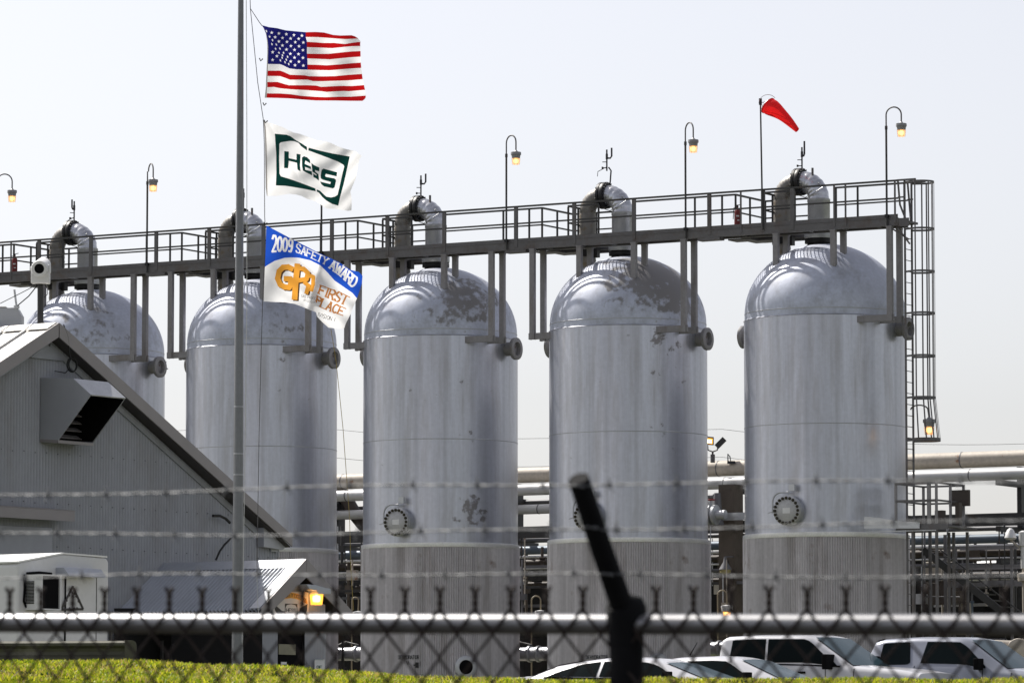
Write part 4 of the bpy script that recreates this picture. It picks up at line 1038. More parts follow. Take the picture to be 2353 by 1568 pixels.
# cable coil and cables on the gable
b = MB(); cc = PB(165, 838, -.05); b.tube(arc(cc, BU, Z, .14, 0, 2 * math.pi, 24)[:-1], .016, 6, closed=True); b.tube(arc(cc + BN * .03, BU, Z, .125, 0, 2 * math.pi, 24)[:-1], .014, 6, closed=True)
b.tube([PB(x, y, .06) for x, y in ((146, 745), (156, 775), (160, 812), (163, 826))], .012, 6); b.tube([PB(x, y, -.15) for x, y in ((158, 848), (150, 856), (126, 852))], .010, 6)
tag(b.build('cable_coil', M['rubber'], origin=cc), 'black coiled cable hanging under the gable peak', 'cable')
b = MB(); b.tube([PB(x, y, -.1) for x, y in ((489, 1184), (505, 1184), (518, 1190), (528, 1200))], .03, 8); tag(b.build('hose', M['rubber'], origin=PB(489, 1184)), 'short black curved hose on the gable wall, upper one beside the flagpole', 'hose')
b = MB(); b.tube([PB(x, y, -.1) for x, y in ((496, 1285), (505, 1265), (516, 1250), (530, 1236))], .022, 8); tag(b.build('hose', M['rubber'], origin=PB(496, 1285)), 'short black slanting hose on the gable wall, lower one beside the flagpole', 'hose')

# roof ventilator box and camera mast behind the ridge
q = PP(12, 752, AP, BN, -1.5); q = Vector((q.x, q.y, AP.z))
t = empty('roof_ventilator', Vector((q.x, q.y, AP.z - .1)), 'square pale metal ventilator box on the ridge at the left edge', 'ventilator')
wr = wpx(24, q.y); zt_ = P(15, 707, q.y).z
u1 = Vector((1, 0, 0)); b = MB(); xr = P(48, 720, q.y).x - q.x
b.prism([q + u1 * x + Z * z for x, z in ((-.5, -.15), (xr - .0, -.15), (xr, (P(0, 722, q.y).z - q.z)), (xr - .08, (P(0, 706, q.y).z - q.z)), (xr - .28, zt_ - q.z), (-.35, zt_ - q.z + .0), (-.5, (P(0, 718, q.y).z - q.z)))], Vector((0, .6, 0))); b.build('housing', M['hood'], t)
b = MB(); b.prism([q + u1 * (-.45) + Z * (zt_ - q.z + .01), q + u1 * (xr - .30) + Z * (zt_ - q.z + .01), q + u1 * (xr - .30) + Z * (zt_ - q.z + .03), q + u1 * (-.45) + Z * (zt_ - q.z + .03)], Vector((0, .6, 0))); b.build('lid', M['roof'], t)
b = MB(); c0 = P(38, 705, q.y); b.cyl(c0, P(33, 665, q.y), .022, 8); b.cyl(c0 - Z * .03, c0 + Z * .03, .06, 10); b.build('antenna', M['galv_light'], t)
cmY = AP.y + .9
cb = P(93, 758, cmY); ct = P(93, 652, cmY)
t = empty('security_camera', cb, 'white security camera on a dark mast above the gable ridge', 'camera')
b = MB(); b.cyl(cb - Z * .2, ct, .062, 16); b.cyl(ct - Z * .01, ct + Z * .012, .12, 16); b.build('mast', M['steel_dark'], t)
b = MB(); b.cyl(ct, ct + Z * .10, .06, 12); cc = P(93.5, 634, cmY - .1); b.box(cc, .185, .12, .155); b.box(cc + Vector((.17, -.02, .14)), .03, .1, .08); b.box(cc + Vector((-.17, -.02, .14)), .03, .1, .05); b.build('pan_tilt_body', M['white'], t, bevel=.02)
h0 = P(90, 617, cmY - .45); h1 = P(101, 607, cmY + .45); ax = (h1 - h0).normalized(); L = (h1 - h0).length
b = MB(); b.lathe([(.10, .04), (.10, 0), (.155, 0), (.165, .04), (.155, L * .3), (.15, L * .9), (.12, L)], h0, 26, ax); b.face([len(b.v) - 26 + j for j in range(26)]); hs = b.build('camera_housing', M['white'], t)
b = MB(); b.lathe([(.105, .03), (0, .03)], h0, 24, ax); b.build('lens', M['dark'], hs)
b = MB(); b.tube([P(x, y, cmY) for x, y in ((86, 655), (66, 680), (40, 702))], .012, 6); b.tube([P(x, y, cmY) for x, y in ((86, 653), (50, 672), (14, 690), (0, 697))], .008, 6); b.tube([P(x, y, cmY) for x, y in ((101, 650), (109, 663), (109, 676), (101, 683))], .008, 6)
b.tube([P(x, y, cmY) for x, y in ((95, 735), (104, 745), (112, 748))], .012, 6); b.build('cables', M['rubber'], t)
# ================================================================== porch with sign and lamp
PA = PP(700, 1285, AP, BN, 3.35)
def PQ(px, py, off=0.): return PP(px, py, PA, BN, off)
def pu(p): return (Vector(p) - PA).dot(BU)
def Q(u, out, z): return Vector((PA.x, PA.y, 0)) + BU * u + BN * out + Z * z
eL = PQ(597, 1398); eR = PQ(803, 1404); PLEN = 3.62
porch = empty('entrance_porch', Vector((PA.x, PA.y, GROUND)), 'small porch with a corrugated pitched roof in front of the gabled building', 'porch')
amp = .036; pitch = .10
for e, s in ((eL, -1), (eR, 1)):
    dr = (e - PA).normalized(); nrm = dr.cross(BB).normalized(); nrm = nrm if nrm.z > 0 else -nrm
    n = int(PLEN / pitch * 6); b = MB(); b.smooth = True
    for i in range(n + 1):
        k = PLEN * i / n; o = amp * math.sin(2 * math.pi * k / pitch)
        b.v += [tuple(PA + BB * k + nrm * o - nrm * .01), tuple(e + BB * k + nrm * o - nrm * .01 + dr * .04)]
    for i in range(n): b.face([2 * i, 2 * i + 2, 2 * i + 3, 2 * i + 1])
    rf = b.build('roof', M['porchroof'], porch, fix=False)
    b = MB(); b.prism([PA + nrm * .02, PA + dr * .30 + nrm * .02, PA + dr * .30 + nrm * .012, PA + nrm * .012 - Z * .01], BB * PLEN); b.build('ridge_cap', M['porchroof'], rf)
    b = MB(); b.bar(PA + nrm * .02 + BB * .13, e + nrm * .02 + BB * .13, .26, .012, up=nrm); b.build('edge_flashing', M['porchroof'], rf)
    b = MB(); w = .25
    b.prism([PA + BN * .02 + nrm * .02, e + BN * .02 + nrm * .02, e + BN * .02 - Z * (w - .02) - dr * .02, PA + BN * .02 - Z * (w + .1)], BN * .03); b.build('fascia', M['trim'], porch)
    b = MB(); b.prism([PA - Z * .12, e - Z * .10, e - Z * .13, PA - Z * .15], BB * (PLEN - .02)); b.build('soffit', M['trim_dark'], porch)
uL = pu(PQ(603, 1400, -.15)); uR = pu(PQ(748, 1400, -.15)); FW = -.15
uD0 = pu(PQ(636, 1480, FW)); uD1 = pu(PQ(700, 1480, FW)); zD = PQ(660, 1418, FW).z
b = wall_sheet(uL, uD0, lambda u: PA.z - .35 - .62 * abs(u), GROUND, FW, fr=Q); b.build('front_wall', M['wall'], porch, fix=False)
b = wall_sheet(uD1, uR, lambda u: PA.z - .35 - .62 * abs(u), GROUND, FW, fr=Q); b.build('front_wall', M['wall'], porch, fix=False)
b = MB(); b.prism([Q(uD0, FW, zD), Q(uD1, FW, zD), Q(uD1, FW, PA.z - .45 - .62 * uD1), Q(0, FW, PA.z - .45), Q(uD0, FW, PA.z - .45 - .62 * abs(uD0))], BB * .03); b.build('head_panel', M['wall'], porch)
b = MB(); b.prism([Q(uL, FW, GROUND), Q(uL, FW, PA.z - 1.2), Q(uL, FW - PLEN + 1.3, PA.z - 1.2), Q(uL, FW - PLEN + 1.3, GROUND)], BU * .04); b.build('side_wall', M['shade_filler'], porch)  # added wall, near-black so its colour carries the porch shade
b = MB(); b.prism([Q(uR, FW, GROUND), Q(uR, FW, PA.z - 1.2), Q(uR, FW - PLEN + 1.3, PA.z - 1.2), Q(uR, FW - PLEN + 1.3, GROUND)], BU * -.04); b.build('side_wall', M['wall'], porch)
b = MB(); b.prism([Q(uD0 + .02, FW - .06, GROUND), Q(uD1 - .02, FW - .06, GROUND), Q(uD1 - .02, FW - .06, zD), Q(uD0 + .02, FW - .06, zD)], BB * .04); dr_ = b.build('door', M['dark'], porch)
q0 = PQ(639, 1478, FW - .05); q1 = PQ(678, 1503, FW - .05)
b = MB(); b.prism([Vector((0, 0, 0)) + Q(pu(q0), FW - .045, q0.z), Q(pu(q1), FW - .045, q0.z), Q(pu(q1), FW - .045, q1.z), Q(pu(q0), FW - .045, q1.z)], BN * .008); b.build('door_window', mat('painted_reflection_glass', (.20, .19, .13), .3, 0, .2, 3), dr_)  # pale pane colour stands in for a reflection
b = MB(); b.prism([PQ(645, 1519, FW - .04) , PQ(658, 1519, FW - .04), PQ(658, 1525, FW - .04), PQ(645, 1525, FW - .04)], BN * .006); b.build('sticker', M['white'], dr_)
# near-black sheet standing for the shade left of the porch, and its posts
t = empty('porch_shade', Q(uL - 1.2, -1.6, GROUND), 'near-black sheet painted as the shade below the porch roof, left of the flagpole', 'painted_shade')
b = MB(); b.prism([PB(x, y, .05) for x, y in ((262, 1396), (560, 1396), (560, 1600), (262, 1600))], BN * .02); b.build('shade_sheet', M['shade_filler'], t)
b = MB(); z0 = GROUND
for px in (372, 450): 
    q = PB(px, 1500, .1); b.bar(Vector((q.x, q.y, GROUND)), Vector((q.x, q.y, PB(px, 1470, .1).z)), .05)
b.build('post', M['steel_dark'], t)
# sign above the door (drawn in the enlarged drawing of the photograph)
so_ = FW + .04
def sgm(x, y): return PQ((680 + x / 5.227) / 1.1131, (1420 + y / 5.227) / 1.1131, so_)
outl = [(95, 580), (112, 540), (190, 478), (562, 478), (568, 490), (568, 870), (556, 880), (105, 880), (95, 870)]
arcb = [(108, 640), (112, 570), (170, 520), (250, 495), (340, 488), (430, 505), (500, 540), (548, 595), (556, 645), (510, 625), (470, 600), (400, 575), (330, 565), (250, 575), (190, 598), (150, 625)]
bw = [[(108, 640), (215, 735), (290, 745), (290, 830), (180, 820), (120, 730)], [(556, 640), (450, 700), (450, 745), (420, 830), (500, 820), (550, 730)]]
lg = [[(252, 636), (420, 640), (420, 850), (252, 850)]]; lgi = [[(262, 690), (280, 655), (335, 645), (390, 657), (410, 690), (410, 800), (390, 835), (335, 842), (280, 835), (262, 800)]]
tx = text_polys('ACHIEVING SAFETY EXCELLENCE', curve2([(125, 625), (200, 572), (335, 545), (450, 572), (535, 625)], [(115, 580), (190, 530), (335, 503), (460, 528), (545, 580)]), .07, .22)
tx2 = text_polys('HESS', curve2([(274, 748), (400, 752)], [(274, 702), (400, 706)]), .09, .25)
sg = sheet('safety_sign', outl, [(1, [arcb]), (2, bw + lg), (0, lgi), (2, tx + tx2)], sgm, [mat('sign_white', (.62, .58, .55), .5, 0, .04, 3), mat('sign_orange', (.62, .30, .03), .5, 0, .04, 3), mat('sign_black', (.015, .015, .015), .5, 0, .04, 3)], 26, None, sgm(95, 870), False)
b = MB(); b.prism([sgm(x, y) - BN * .006 for x, y in outl], BB * .02); bb_ = b.build('backing_board', M['white'], None, sgm(95, 870))
bb_.parent = sg; bb_.location = (0, 0, 0)
tag(sg, 'white sign with an orange arched band above the porch door', 'sign')
# wall lamp
wl = PQ(726, 1364, FW + .25); wl.z = PQ(726, 1364, FW + .25).z
t = empty('wall_lamp', wl - BN * .24, 'bright amber lamp with a pale hood beside the porch sign', 'lamp')
b = MB(); pr = [PQ(x, y, FW + .25) for x, y in ((693, 1341), (715, 1343), (735, 1349), (750, 1352), (749, 1364), (722, 1364), (718, 1356), (700, 1352))]; b.prism([p + BN * -.12 for p in pr], BN * .24); b.build('hood', M['porchroof'], t, bevel=.01)
c0 = PQ(727, 1364, FW + .25); b = MB(); b.lathe([(.135, 0), (.13, -.08), (.115, -.21), (0, -.215)], c0, 20); b.build('glass_globe', M['globe_hot'], t)
b = MB(); b.lathe([(0, -.01), (.075, -.03), (.085, -.09), (.07, -.15), (0, -.16)], c0, 16); b.build('bulb', M['bulb_hot'], t)
b = MB(); b.bar(c0 + Z * .1, c0 + Z * .1 - BN * .25, .1, .12); b.build('wall_bracket', M['shade'], t)
# small white notice
q = PQ(726, 1532, FW + .3); b = MB(); 
nq = [PQ(x, y, FW + .1) for x, y in ((722, 1513), (745, 1513), (745, 1545), (722, 1545))]
t = empty('parking_sign', Vector((nq[0].x, nq[0].y, GROUND)), 'small white and green notice board in front of the porch wall', 'sign')
b.prism(nq, BN * .01); b.build('board', M['white'], t)
b = MB(); pl = text_polys('DF', curve2([(728, 1534), (739, 1534)], [(728, 1528), (739, 1528)]), .12, .2)
for p in pl: b.add([PQ(v.x, v.y, FW + .115) for v in p], [(0, 1, 2, 3)])
b.bar(PQ(723, 1514, FW + .113), PQ(744, 1514, FW + .113), .015, .006); b.build('lettering', mat('green_lettering', (.01, .09, .07), .5), t, fix=False)
b = MB(); m_ = (nq[0] + nq[1]) / 2; b.bar(m_ - BN * .02, Vector((m_.x, m_.y, GROUND)) - BN * .02, .04); b.build('post', M['galv'], t)

# ================================================================== white trailer office
TA = P(42, 1291, 70.0)
def PT(px, py, off=0.): return PP(px, py, TA, BN, off)
def tu(p): return (Vector(p) - TA).dot(BU)
def TQ(u, out, z): return Vector((TA.x, TA.y, 0)) + BU * u + BN * out + Z * z
tr_ = empty('site_trailer', Vector((TA.x, TA.y, GROUND)), 'white portable trailer office with an air conditioner, lower left corner', 'trailer')
w = tu(PT(250, 1281)); ap = PT(145, 1272); zr = PT(250, 1281).z; zbt = .75
b = MB(); ua = tu(ap)
sect = [(0, zbt), (0, TA.z - .04), (.05, TA.z), (ua, ap.z), (w - .06, zr + .0), (w, zr - .06), (w, zbt)]
b.prism([TQ(u, 0, z) for u, z in sect], BB * 9); b.build('body', M['white'], tr_, bevel=.03)
b = MB(); b.prism([TQ(u, .01, z) for u, z in ((-.01, TA.z - .005), (ua, ap.z), (w - .05, zr + .005), (w - .05, zr + .03), (ua, ap.z + .025), (-.01, TA.z + .02))], BB * 9.02); b.build('roof', mat('white_roof_panel', (.82, .82, .80), .4, 0, .03, 1), tr_)
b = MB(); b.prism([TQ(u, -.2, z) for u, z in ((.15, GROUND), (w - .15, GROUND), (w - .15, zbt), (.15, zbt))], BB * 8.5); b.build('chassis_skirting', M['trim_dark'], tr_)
# door with hood
u0 = tu(PT(150, 1330)); u1_ = tu(PT(218, 1330)); zt1 = PT(180, 1324).z
b = MB(); b.prism([TQ(u, .005, z) for u, z in ((u0, zbt + .05), (u1_, zbt + .05), (u1_, zt1), (u0, zt1))], BN * .02); dd = b.build('door', M['white'], tr_)
b = MB(); b.bar(TQ(u1_ + .012, .012, zbt), TQ(u1_ + .012, .012, zt1), .02, .02); b.bar(TQ(u0 - .012, .012, zbt), TQ(u0 - .012, .012, zt1), .015, .02); b.bar(TQ(u0, .012, zt1 + .01), TQ(u1_, .012, zt1 + .01), .015, .02); b.build('door_gap', M['dark'], dd)
tri = [PT(x, y, .03) for x, y in ((167, 1346), (141, 1399), (191, 1398))]
b = MB()
for a, c_ in zip(tri, tri[1:] + tri[:1]): b.bar(a, c_, .035, .012, up=BN)
cen = (tri[0] + tri[1] + tri[2]) / 3
for k, a in enumerate(tri):
    c_ = tri[(k + 1) % 3]
    for f in (.35, .6, .75): 
        m_ = a.lerp(c_, f); b.bar(m_, m_.lerp(cen, .22), .03, .012, up=BN)
b.build('triangle_emblem', M['trim_dark'], dd)
h = [PT(x, y, .0) for x, y in ((128, 1301),)]
ha = tu(PT(128, 1305)); hb = tu(PT(214, 1302)); zh = PT(128, 1303).z
b = MB(); b.prism([TQ(ha, 0, zh), TQ(ha, .16, zh - .0), TQ(ha, .28, zh - .13), TQ(ha, 0, zh - .13)], BU * (hb - ha)); b.build('door_hood', M['porchroof'], tr_)
ua0 = tu(PT(58, 1330)); za = PT(58, 1322).z; zb2 = PT(58, 1397).z; od = .33
ua1 = ua0 + .47
b = MB(); b.prism([TQ(ua0, 0, za), TQ(ua0, 0, zb2), TQ(ua0, od, zb2), TQ(ua0, od, za)], BU * .03); b.prism([TQ(ua1, 0, za), TQ(ua1, 0, zb2), TQ(ua1, od, zb2), TQ(ua1, od, za)], BU * -.03)
b.prism([TQ(ua0, 0, za), TQ(ua0, od + .01, za), TQ(ua0, od + .01, za + .02), TQ(ua0, 0, za + .02)], BU * .47); b.prism([TQ(ua0, 0, zb2), TQ(ua0, od, zb2), TQ(ua0, od, zb2 - .02), TQ(ua0, 0, zb2 - .02)], BU * .47)
ac = b.build('air_conditioner', M['white'], tr_)
b = MB(); b.prism([TQ(ua0 + .03, od - .03, za), TQ(ua1 - .03, od - .03, za), TQ(ua1 - .03, od - .03, zb2), TQ(ua0 + .03, od - .03, zb2)], BB * .02); b.build('coil', M['dark'], ac)
b = MB(); k = za - .09
while k > zb2 + .08: b.obox(TQ(ua0 - .003, od * .30, k), BN, BU, Z, .085, .004, .007); k -= .022
b.build('side_grille', M['dark'], ac)
b = MB(); b.tube([PT(x, y, .02) for x, y in ((56, 1318), (57, 1350), (55, 1380), (62, 1398), (90, 1399))], .018, 6); b.tube([PT(x, y, .02) for x, y in ((62, 1316), (90, 1314), (118, 1317))], .022, 6); b.build('sealant_edge', M['dark'], ac)
b = MB(); b.bar(TQ(w + .04, .02, zbt), TQ(w + .04, .02, zr - .95), .05, .03); b.box(TQ(w + .05, .02, zr - .9), .03, .03, .06); b.build('side_conduit', M['trim_dark'], tr_)

# ================================================================== guard rail on the left
GY = 58.0
g0 = P(-160, 1497, GY); g1 = P(288, 1495, GY - .2); 
t = empty('guard_rail', Vector((g1.x, g1.y, GROUND)), 'weathered steel guard rail with a rounded end at the lower left', 'guard rail')
b = MB(); dr = (g1 - g0).normalized(); out_ = Vector((dr.y, -dr.x, 0)); out_ = out_ if out_.y < 0 else -out_
H2 = .135; prof = [(-1, 0), (-.8, .05), (-.55, .05), (-.3, 0), (.0, -.01), (.3, 0), (.55, .05), (.8, .05), (1, 0)]
front = [(z * H2, o) for z, o in prof]; vs = []
for p in (g0, g1):
    for z, o in front: vs.append(p + Z * z + out_ * o)
    for z, o in front: vs.append(p + Z * z + out_ * (o - .006))
k = len(front); fs = [(i, i + 1, 2 * k + i + 1, 2 * k + i) for i in range(k - 1)] + [(k + i, 3 * k + i, 3 * k + i + 1, k + i + 1) for i in range(k - 1)] + [(k - 1, 2 * k - 1, 4 * k - 1, 3 * k - 1), (0, 2 * k, 3 * k, k)]
b.add(vs, fs); b.build('beam', M['greenrail'], t)
b = MB(); e0 = g1; pts = [e0 + Z * -H2 * 1.05, e0 + Z * H2 * 1.05] + [e0 + dr * (.08 + .07 * math.sin(a)) + Z * (H2 * 1.05 - .07 + .07 * math.cos(a)) for a in (0, .5, 1, 1.57)] + [e0 + dr * (.08 + .07 * math.sin(a)) + Z * (-H2 * 1.05 + .07 + .07 * math.cos(a)) for a in (1.57, 2.1, 2.6, 3.14)]
b.prism([p + out_ * .055 for p in pts], out_ * -.012); b.build('rounded_end', M['greenrail'], t)
for px in (-60, 120, 270):
    q = P(px, 1500, GY - .05); b = MB(); b.box(Vector((q.x, q.y + .1, (q.z + GROUND) / 2 - .05)), .06, .05, (q.z + .1 - GROUND) / 2); b.build('post', M['greenrail'], t)

# ================================================================== pipe rack behind the vessels
def rackpipe(yt, yb, n, m, lab, x0=-500, x1=3000, bands=False, xr=1226, grp='pipes on the rack behind the vessels'):
    c = (PN(xr, yt, n) + PN(xr, yb, n)) / 2; r = (PN(xr, yt, n) - PN(xr, yb, n)).length / 2
    a = PN(x0, 1400, n); e = PN(x1, 1400, n); a.z = c.z; e.z = c.z
    b = MB(); b.tube([a, e], r, 20)
    o = b.build('rack_pipe', m, None, a)
    if bands:
        L = (e - a).length; k = 1.2
        while k < L:
            b = MB(); b.lathe([(r, -.02), (r + .008, -.015), (r + .008, .015), (r, .02)], a + D * k, 20, D); k += 2.7
            bo = b.build('band', M['pipe_grey'], None, a); bo.parent = o; bo.location = (0, 0, 0)
    return tag(o, lab, 'pipe', grp)
rackpipe(1073, 1108, 8.2, M['pipe_rust'], 'thick cream pipe with rust spots, the highest pipe of the rack', bands=True)
rackpipe(1111, 1137, 7.5, M['pipe_white'], 'white insulated pipe just below the thick cream pipe', bands=True)
rackpipe(1147, 1158, 9.0, M['pipe_grey'], 'thin pale pipe third from the top behind the middle vessels', x0=500, x1=1640)
rackpipe(1158, 1180, 8.2, M['pipe_white'], 'white pipe just above the strip of open sky behind the middle vessels', x0=500, x1=1640, bands=True)
rackpipe(1236, 1246, 8.5, M['pipe_grey'], 'thin grey pipe right below the long dark rack beam')
rackpipe(1253, 1273, 7.6, M['pipe_blue'], 'blue grey pipe at the height of the vessels\' skirt tops', bands=True)
rackpipe(1275, 1281, 7.2, M['pipe_white'], 'slim bright pipe under the blue grey pipe')
rackpipe(1284, 1300, 8.2, M['pipe_brown'], 'brown pipe below the slim bright pipe')
rackpipe(1303, 1307, 7.4, M['pipe_white'], 'thinnest pale pipe of the rack, below the brown pipe')
rackpipe(1315, 1323, 7.6, M['pipe_grey'], 'grey pipe lowest on the rack, above the dark filler block')
rackpipe(1336, 1346, 9.6, M['pipe_brown'], 'dark brown pipe running low in front of the dark filler block')
t = empty('pipe_rack', PN(1226, 1400, 8), 'steel pipe rack frame with concrete columns behind the vessels', 'pipe rack')
def zl(y, n): return PN(1226, y, n).z
b = MB(); a = PN(-500, 0, 7).x; d0 = (PN(-500, 1400, 7.9) - T5).dot(D); d1 = (PN(3000, 1400, 7.9) - T5).dot(D)
b.dbox(d0, d1, 6.9, 6.93, zl(1235, 6.9), zl(1208, 6.9)); b.dbox(d0, d1, 6.93, 7.05, zl(1210, 6.9), zl(1208, 6.9)); b.dbox(d0, d1, 6.93, 7.05, zl(1235, 6.9), zl(1233, 6.9)); b.build('long_beam', M['steel_dark'], t)
def atd(px, n): return (PN(px, 1300, n) - T5).dot(D)
for px, wpx_, mm in ((1680, .50, 'concrete'), (1221 - 33, .22, 'steel_dark'), (778, .22, 'steel_dark'), (2349, .14, 'steel_dark'), (300, .5, 'concrete')):
    dc = atd(px, 6.6 if mm == 'concrete' else 8.6); b = MB()
    if mm == 'concrete': b.dbox(dc - .27, dc + .27, 6.3, 6.85, GROUND, zl(1128, 6.6)); b.dbox(dc + .28, dc + .6, 7.3, 7.9, GROUND, zl(1128, 6.6))
    else: b.dbox(dc - wpx_ / 2, dc + wpx_ / 2, 8.4, 8.8, GROUND, zl(1110, 8.6))
    b.build('column', M[mm], t)
    b = MB(); 
    for y in (1140, 1240, 1310): b.dbox(dc - .08, dc + .08, 6.9, 9.8, zl(y, 7) - .1, zl(y, 7) + .05)
    b.build('cross_beam', M['steel_dark'], t)
b = MB(); b.dbox(d0, d1, 10.4, 10.6, zl(1332, 10), zl(1322, 10)); b.dbox(d0, d1, 6.5, 6.6, zl(1352, 7), zl(1346, 7)); b.build('low_beam', M['steel_dark'], t)
b = MB(); b.dbox(atd(1600, 6), atd(1730, 6), 6.0, 6.04, zl(1207, 6.), zl(1190, 6.)); b.dbox(atd(1600, 6), atd(1730, 6), 6.04, 6.14, zl(1192, 6.), zl(1190, 6.)); b.build('bracing_channel', M['galv'], t)
rk = random.Random(11)
for (xa, xb) in ((772, 834), (1190, 1264), (1628, 1714), (2112, 2352)):
    for k in range(9 if xb < 2000 else 20):
        px = rk.uniform(xa + 3, xb - 3); nn = rk.uniform(5.2, 9.5); y0 = rk.choice([1208, 1236, 1255, 1285, 1300, 1330]); r = rk.choice([.015, .02, .03, .045])
        a = PN(px, y0, nn); L = rk.uniform(.5, 2.6); e_ = a - Z * L; b = MB(); b.cyl(a, e_, r, 8)
        kind = rk.random()
        if kind < .4: b.lathe([(r, -.08), (r * 2.6, -.07), (r * 2.6, -.03), (r * 1.5, 0), (r * 2.6, .03), (r * 2.6, .07), (r, .08)], a - Z * L * rk.uniform(.3, .8), 10, Z)
        elif kind < .7: b.box(a - Z * L * .6, rk.uniform(.07, .2), .06, rk.uniform(.08, .2), D, N)
        else: b.tube([e_, e_ - Z * .12 + D * .05, e_ - Z * .15 + D * rk.uniform(.3, 1.2)], r, 8)
        b.build('riser', M[rk.choice(['pipe_grey', 'pipe_brown', 'steel_dark', 'galv', 'pipe_rust', 'concrete'])], t)
    for k in range(3 if xb < 2000 else 7):
        y0 = rk.uniform(1286, 1400); nn = rk.uniform(6, 11); L = rk.uniform(.8, 3.5); a = PN(rk.uniform(xa - 10, xb - 10), y0, nn); b = MB(); b.dbox(0, L, -.04, .04, -.04, .05, a); b.build('tray', M[rk.choice(['pipe_grey', 'steel_dark', 'galv'])], t)
# diagonal brown pipe in the gap right of the second vessel
b = MB(); b.tube([PN(x, y, 8.6) for x, y in ((770, 1118), (792, 1140), (815, 1180), (835, 1205), (860, 1212))], .22, 16); tag(b.build('bent_pipe', M['pipe_brown'], origin=PN(800, 1150, 8.6)), 'thick brown pipe bending down between the second and third vessels from the left', 'pipe')
# valve with flange and red handwheel left of the concrete column
vq = PN(1632, 1182, 5.6); t = empty('rack_valve', vq, 'flanged valve with a red handwheel left of the concrete column', 'valve')
b = MB(); b.lathe([(.14, -.5), (.14, -.06), (.30, -.05), (.30, .03), (.2, .05), (.2, .12), (.3, .13), (.3, .2), (.14, .22), (.14, .5)], vq, 24, D, True); b.build('body', M['galv'], t)
b = MB(); b.cyl(vq, vq + Z * .42, .04, 8); b.build('stem', M['galv'], t)
b = MB(); b.tube(arc(vq + Z * .45, D, N, .13, 0, 2 * math.pi, 18)[:-1], .022, 8, closed=True); b.bar(vq + Z * .45 - D * .13, vq + Z * .45 + D * .13, .02); b.build('handwheel', M['red'], t)
b = MB(); b.lathe([(.2, 0), (.13, .5), (.10, .95)], PN(1648, 1205, 6), 16, Z); tag(b.build('vent_cone', M['pipe_grey'], origin=PN(1648, 1205, 6)), 'grey tapering duct beside the concrete column', 'duct')
# silver pipes low between the vessels
def lowpipe(x0, x1, yc, xf, lab):
    n = 2.2; a = PN(x0, yc, n); e = PN(x1, yc, n); e.z = a.z
    t = empty('silver_pipe', a, lab, 'pipe', 'shiny low pipes in the gaps between vessels')
    b = MB(); b.tube([a, e], .205, 20); b.build('run', M['clad'], t)
    f = a + D * ((PN(xf, yc, n) - a).dot(D)); b = MB(); b.lathe([(.205, -.05), (.245, -.045), (.245, .02), (.205, .03)], f, 24, D); b.lathe([(.205, -.05), (.245, -.045), (.245, .02), (.205, .03)], f + D * .3, 24, D); b.build('flange', M['galv'], t)
    b = MB(); b.bar(f - D * .35 - Z * .15 - N * .25, Vector((f.x, f.y, GROUND)) - D * .35 - N * .25, .07); b.bar(f - D * .35 + Z * .4 - N * .25, f - D * .35 - Z * .2 - N * .25, .05); b.tube([f - D * .8 + Z * .22, f - D * .4 + Z * .36, f + D * .05 + Z * .26], .03, 8); b.build('support', M['steel_dark'], t)
lowpipe(700, 900, 1502, 820, 'shiny pipe low in the gap right of the porch')
lowpipe(1130, 1320, 1502, 1218, 'shiny pipe low in the gap between the middle and stained vessels')
lowpipe(1590, 1760, 1490, 1632, 'shiny pipe low in the gap above the first pickup truck')
# small gooseneck lamps in the gaps
def glamp(px, py0, ptop, hx, hy, n, lab, lit):
    base = PN(px, py0, n); base.z = GROUND; top = P(px, ptop, base.y); head = P(hx, hy, base.y); w_ = head.x - top.x; r = abs(w_) / 2; u = Vector((1 if w_ > 0 else -1, 0, 0))
    t = empty('yard_lamp', base, lab, 'lamp', 'curved-neck yard lamps between the vessels')
    c0 = Vector((base.x, base.y, top.z - r)) + u * r
    b = MB(); b.tube([base] + arc(c0, u * -1, Z, r, 0, math.pi, 12) + [Vector((head.x, head.y, head.z - .02))], .02, 8); b.build('curved_neck', mat('straw_painted_pipe', (.30, .25, .17), .5), t)
    c = Vector((head.x, head.y, head.z - .08))
    b = MB(); b.lathe([(.03, .08), (.17, .05), (.18, .02), (.15, -.12), (.13, -.13)], c, 20, Z, True); b.build('housing', M['pipe_white'], t)
    b = MB(); b.lathe([(.12, -.13), (.10, -.26), (0, -.27)], c, 16); b.build('glass_globe', M['globe_hot'] if lit else M['galv_light'], t)
    if lit: b = MB(); b.lathe([(0, -.14), (.07, -.15), (.07, -.22), (0, -.24)], c, 12); b.build('bulb', M['bulb_hot'], t)
glamp(808, 1500, 1371, 823, 1402, 3.5, 'curved straw-coloured lamp neck right of the porch roof end', False)
glamp(1221, 1500, 1368, 1242, 1400, 3.5, 'unlit curved yard lamp with a white housing between the middle and stained vessels', False)
glamp(1649, 1500, 1355, 1670, 1388, 3.5, 'glowing curved yard lamp in front of the concrete column', True)
q = PN(1666, 1305, 5.8); t = empty('hanging_lamp', q, 'unlit caged lamp hanging on the concrete column', 'lamp')
b = MB(); b.lathe([(.04, .35), (.06, .2), (.18, .0), (.19, -.03)], q, 18, Z); b.bar(q + Z * .35, q + Z * .37 + N * .5, .04); b.build('shade', M['pipe_grey'], t)
b = MB(); b.lathe([(.17, -.03), (.16, -.12), (.08, -.16), (0, -.17)], q, 18); b.build('caged_glass', mat('dull_yellow_lamp_glass', (.30, .26, .12), .3), t)
